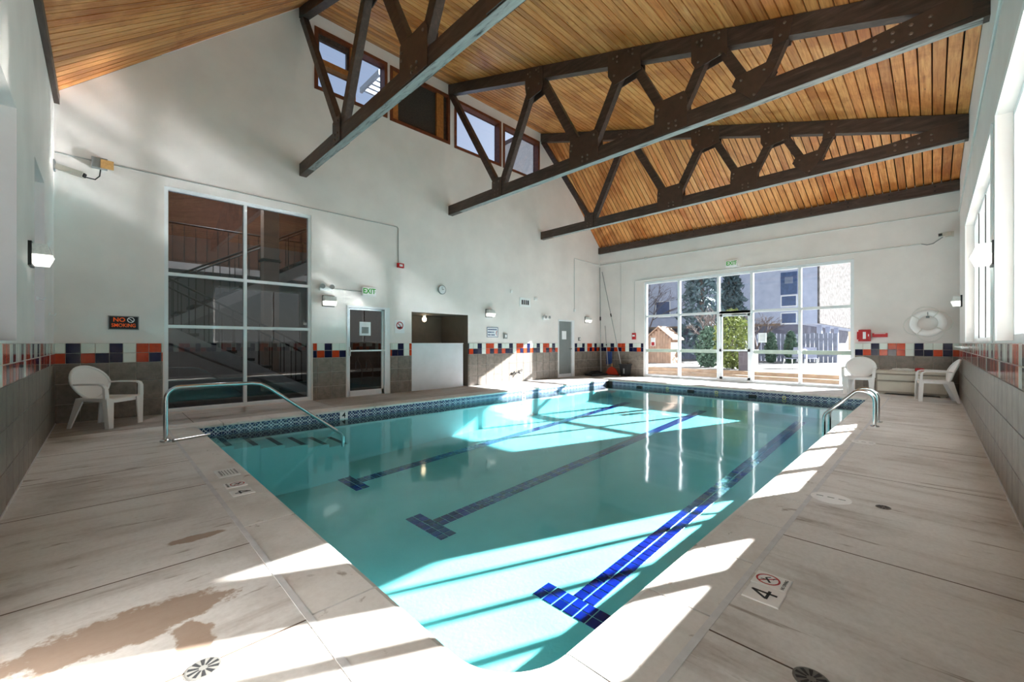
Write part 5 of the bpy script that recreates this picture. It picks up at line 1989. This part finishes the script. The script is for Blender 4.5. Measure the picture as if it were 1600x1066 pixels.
def shrub(name, x, y, h, r, label, mat, seed, n=1400, size=0.10):
    root = thing(name, (x, y, PZ), label, 'shrub', 'shrubs outside the end glazing')
    MB().tube([(x, y, PZ), (x + 0.03, y, PZ + h * 0.6)], [0.05, 0.02], 6).build('stem', M['bark'], root)

    def pt(rn):
        f = rn.random()
        a = rn.random() * 2 * math.pi
        rad = r * math.sqrt(rn.random()) * math.sin(math.pi * (0.12 + 0.84 * f)) ** 0.7
        return (x + rad * math.cos(a), y + rad * math.sin(a), PZ + 0.05 + f * h)
    leaf_cloud(n, pt, size, seed).build('foliage', mat, root)


conifer(25.2, 9.6, 10.5, 1.9, 'tall blue-green conifer behind the second window column', M['conifer'], 3)
conifer(31.0, 9.8, 8.5, 1.5, 'second conifer farther back beside the pale brick block', M['conifer'], 5)
bare(26.5, 13.8, 6.2, 'leafless tree behind the leftmost window column', 11)
bare(20.0, 7.3, 3.1, 'small leafless tree between the conifer and the glass door', 12, 0.6)
bare(26.0, 6.9, 3.3, 'leafless shrub tree in front of the board fence', 14, 0.6)
shrub('juniper_shrub', 18.3, 5.75, 2.35, 0.75, 'yellow-green leafy shrub right behind the glass end door', M['juniper'], 21, 1800)
shrub('juniper_shrub', 18.9, 6.9, 1.7, 0.6, 'lower green shrub left of the leafy one behind the door', M['arbor'], 22)
shrub('arborvitae', 25.5, 6.10, 1.55, 0.30, 'narrow dark evergreen left in front of the board fence', M['arbor'], 23)
shrub('arborvitae', 25.5, 5.2, 1.6, 0.30, 'narrow dark evergreen right in front of the board fence', M['arbor'], 24)
sh = thing('garden_shed', (21.5, 10.2, PZ), 'small orange pine shed with a gable roof left of the conifer', 'shed')
for k in range(9):
    y = 9.55 + k * 0.15
    top = 1.45 + 0.55 * (1 - abs(k - 4) / 4.5)
    MB().box(21.0, 21.03, y + 0.004, y + 0.146, PZ, top).build('board', M['shed'], sh)
MB().box(21.03, 22.2, 9.56, 10.88, PZ, 1.45).build('body', M['shed'], sh)
MB().prism([(9.42, 1.40), (10.225, 2.06), (11.03, 1.40), (11.03, 1.46), (10.225, 2.13), (9.42, 1.46)], 'x', 20.92, 22.3).build('roof', M['shed'], sh)
bn = thing('patio_bin', (17.6, 4.98, PZ), 'dark brown waste bin outside the glass end door', 'bin')
MB().cbox(17.4, 17.95, 4.72, 5.25, PZ, 0.90, 0.02).build('body', M['bin_out'], bn)
MB().cbox(17.37, 17.98, 4.69, 5.28, 0.90, 0.97, 0.02).build('lid', M['bin_out'], bn)


def patio_chair(x, y, rz, label):
    root = thing('patio_chair', (x, y, PZ), label, 'chair', 'patio chairs outside the end glazing', rz)
    m_ = M['fence']
    MB().box(-0.22, 0.22, -0.22, 0.22, 0.40, 0.43).build('seat', m_, root, local=True)
    MB().hexa([(-0.24, -0.22, 0.45), (-0.21, -0.22, 0.45), (-0.21, 0.22, 0.45), (-0.24, 0.22, 0.45), (-0.34, -0.22, 0.88), (-0.31, -0.22, 0.88), (-0.31, 0.22, 0.88), (-0.34, 0.22, 0.88)]).build('backrest', m_, root, local=True)
    for sx in (-1, 1):
        for sy in (-1, 1):
            MB().tube([(sx * 0.24, sy * 0.22, 0), (sx * 0.2, sy * 0.2, 0.40)], 0.014, 6).build('leg', M['white'], root, local=True)


patio_chair(20.6, 4.15, 2.6, 'patio chair left of its neighbour on the bright terrace')
patio_chair(20.9, 3.55, 3.4, 'patio chair right of its neighbour on the bright terrace')
orr = thing('outdoor_handrail', (17.8, 3.25, PZ), 'white bent handrail standing on the terrace', 'handrail')
MB().tube([(17.8, 3.35, PZ), (17.8, 3.35, 0.85), (17.8, 3.30, 0.98), (17.8, 3.20, 1.0), (17.8, 3.15, 0.95), (17.8, 3.15, PZ)], 0.02, 8).build('rail_tube', M['white'], orr, smooth=True)
MB().lathe([(0.06, PZ), (0.05, PZ + 0.02)], (17.8, 3.35, 0), 10).build('floor_flange', M['white'], orr)
wp = thing('white_post', (15.5, 1.92, GZ), 'short white post outside the last window column', 'post')
MB().lathe([(0.03, GZ), (0.03, 0.74), (0.036, 0.75), (0.036, 0.79), (0.02, 0.81)], (15.5, 1.92, 0), 12).build('shaft', M['white'], wp)
MB().lathe([(0.07, GZ), (0.065, GZ + 0.03)], (15.5, 1.92, 0), 12).build('base', M['white'], wp)

# neighbouring tower seen through the clerestory
tw = thing('neighbour_tower', (13, 22, 0), 'pale tower with slatted eaves seen through the nearest clerestory window', 'building')
MB().box(10.35, 13.2, 20.0, 24.0, -0.34, 14.4).build('wall', M['brick_pale'], tw)
for k in range(5):
    MB().box(9.75, 13.5, 19.2 + k * 0.42, 19.34 + k * 0.42, 14.45, 14.65).build('slat', M['galv'], tw)
MB().box(9.65, 9.78, 19.1, 21.2, 14.42, 14.68).build('eave_beam', M['galv'], tw)
tw = thing('neighbour_wing', (25.5, 24, 0), 'pale building wing seen through the farthest clerestory window', 'building')
MB().prism([(23.0, -0.34), (29.0, -0.34), (29.0, 18.0), (24.3, 18.0)], 'y', 20.0, 26.0).build('wall', plain('beige_stucco', srgb(190, 178, 162), 0.85), tw)
MB().box(24.2, 29.2, 19.7, 26.2, 18.0, 18.3).build('roof', M['timber'], tw)
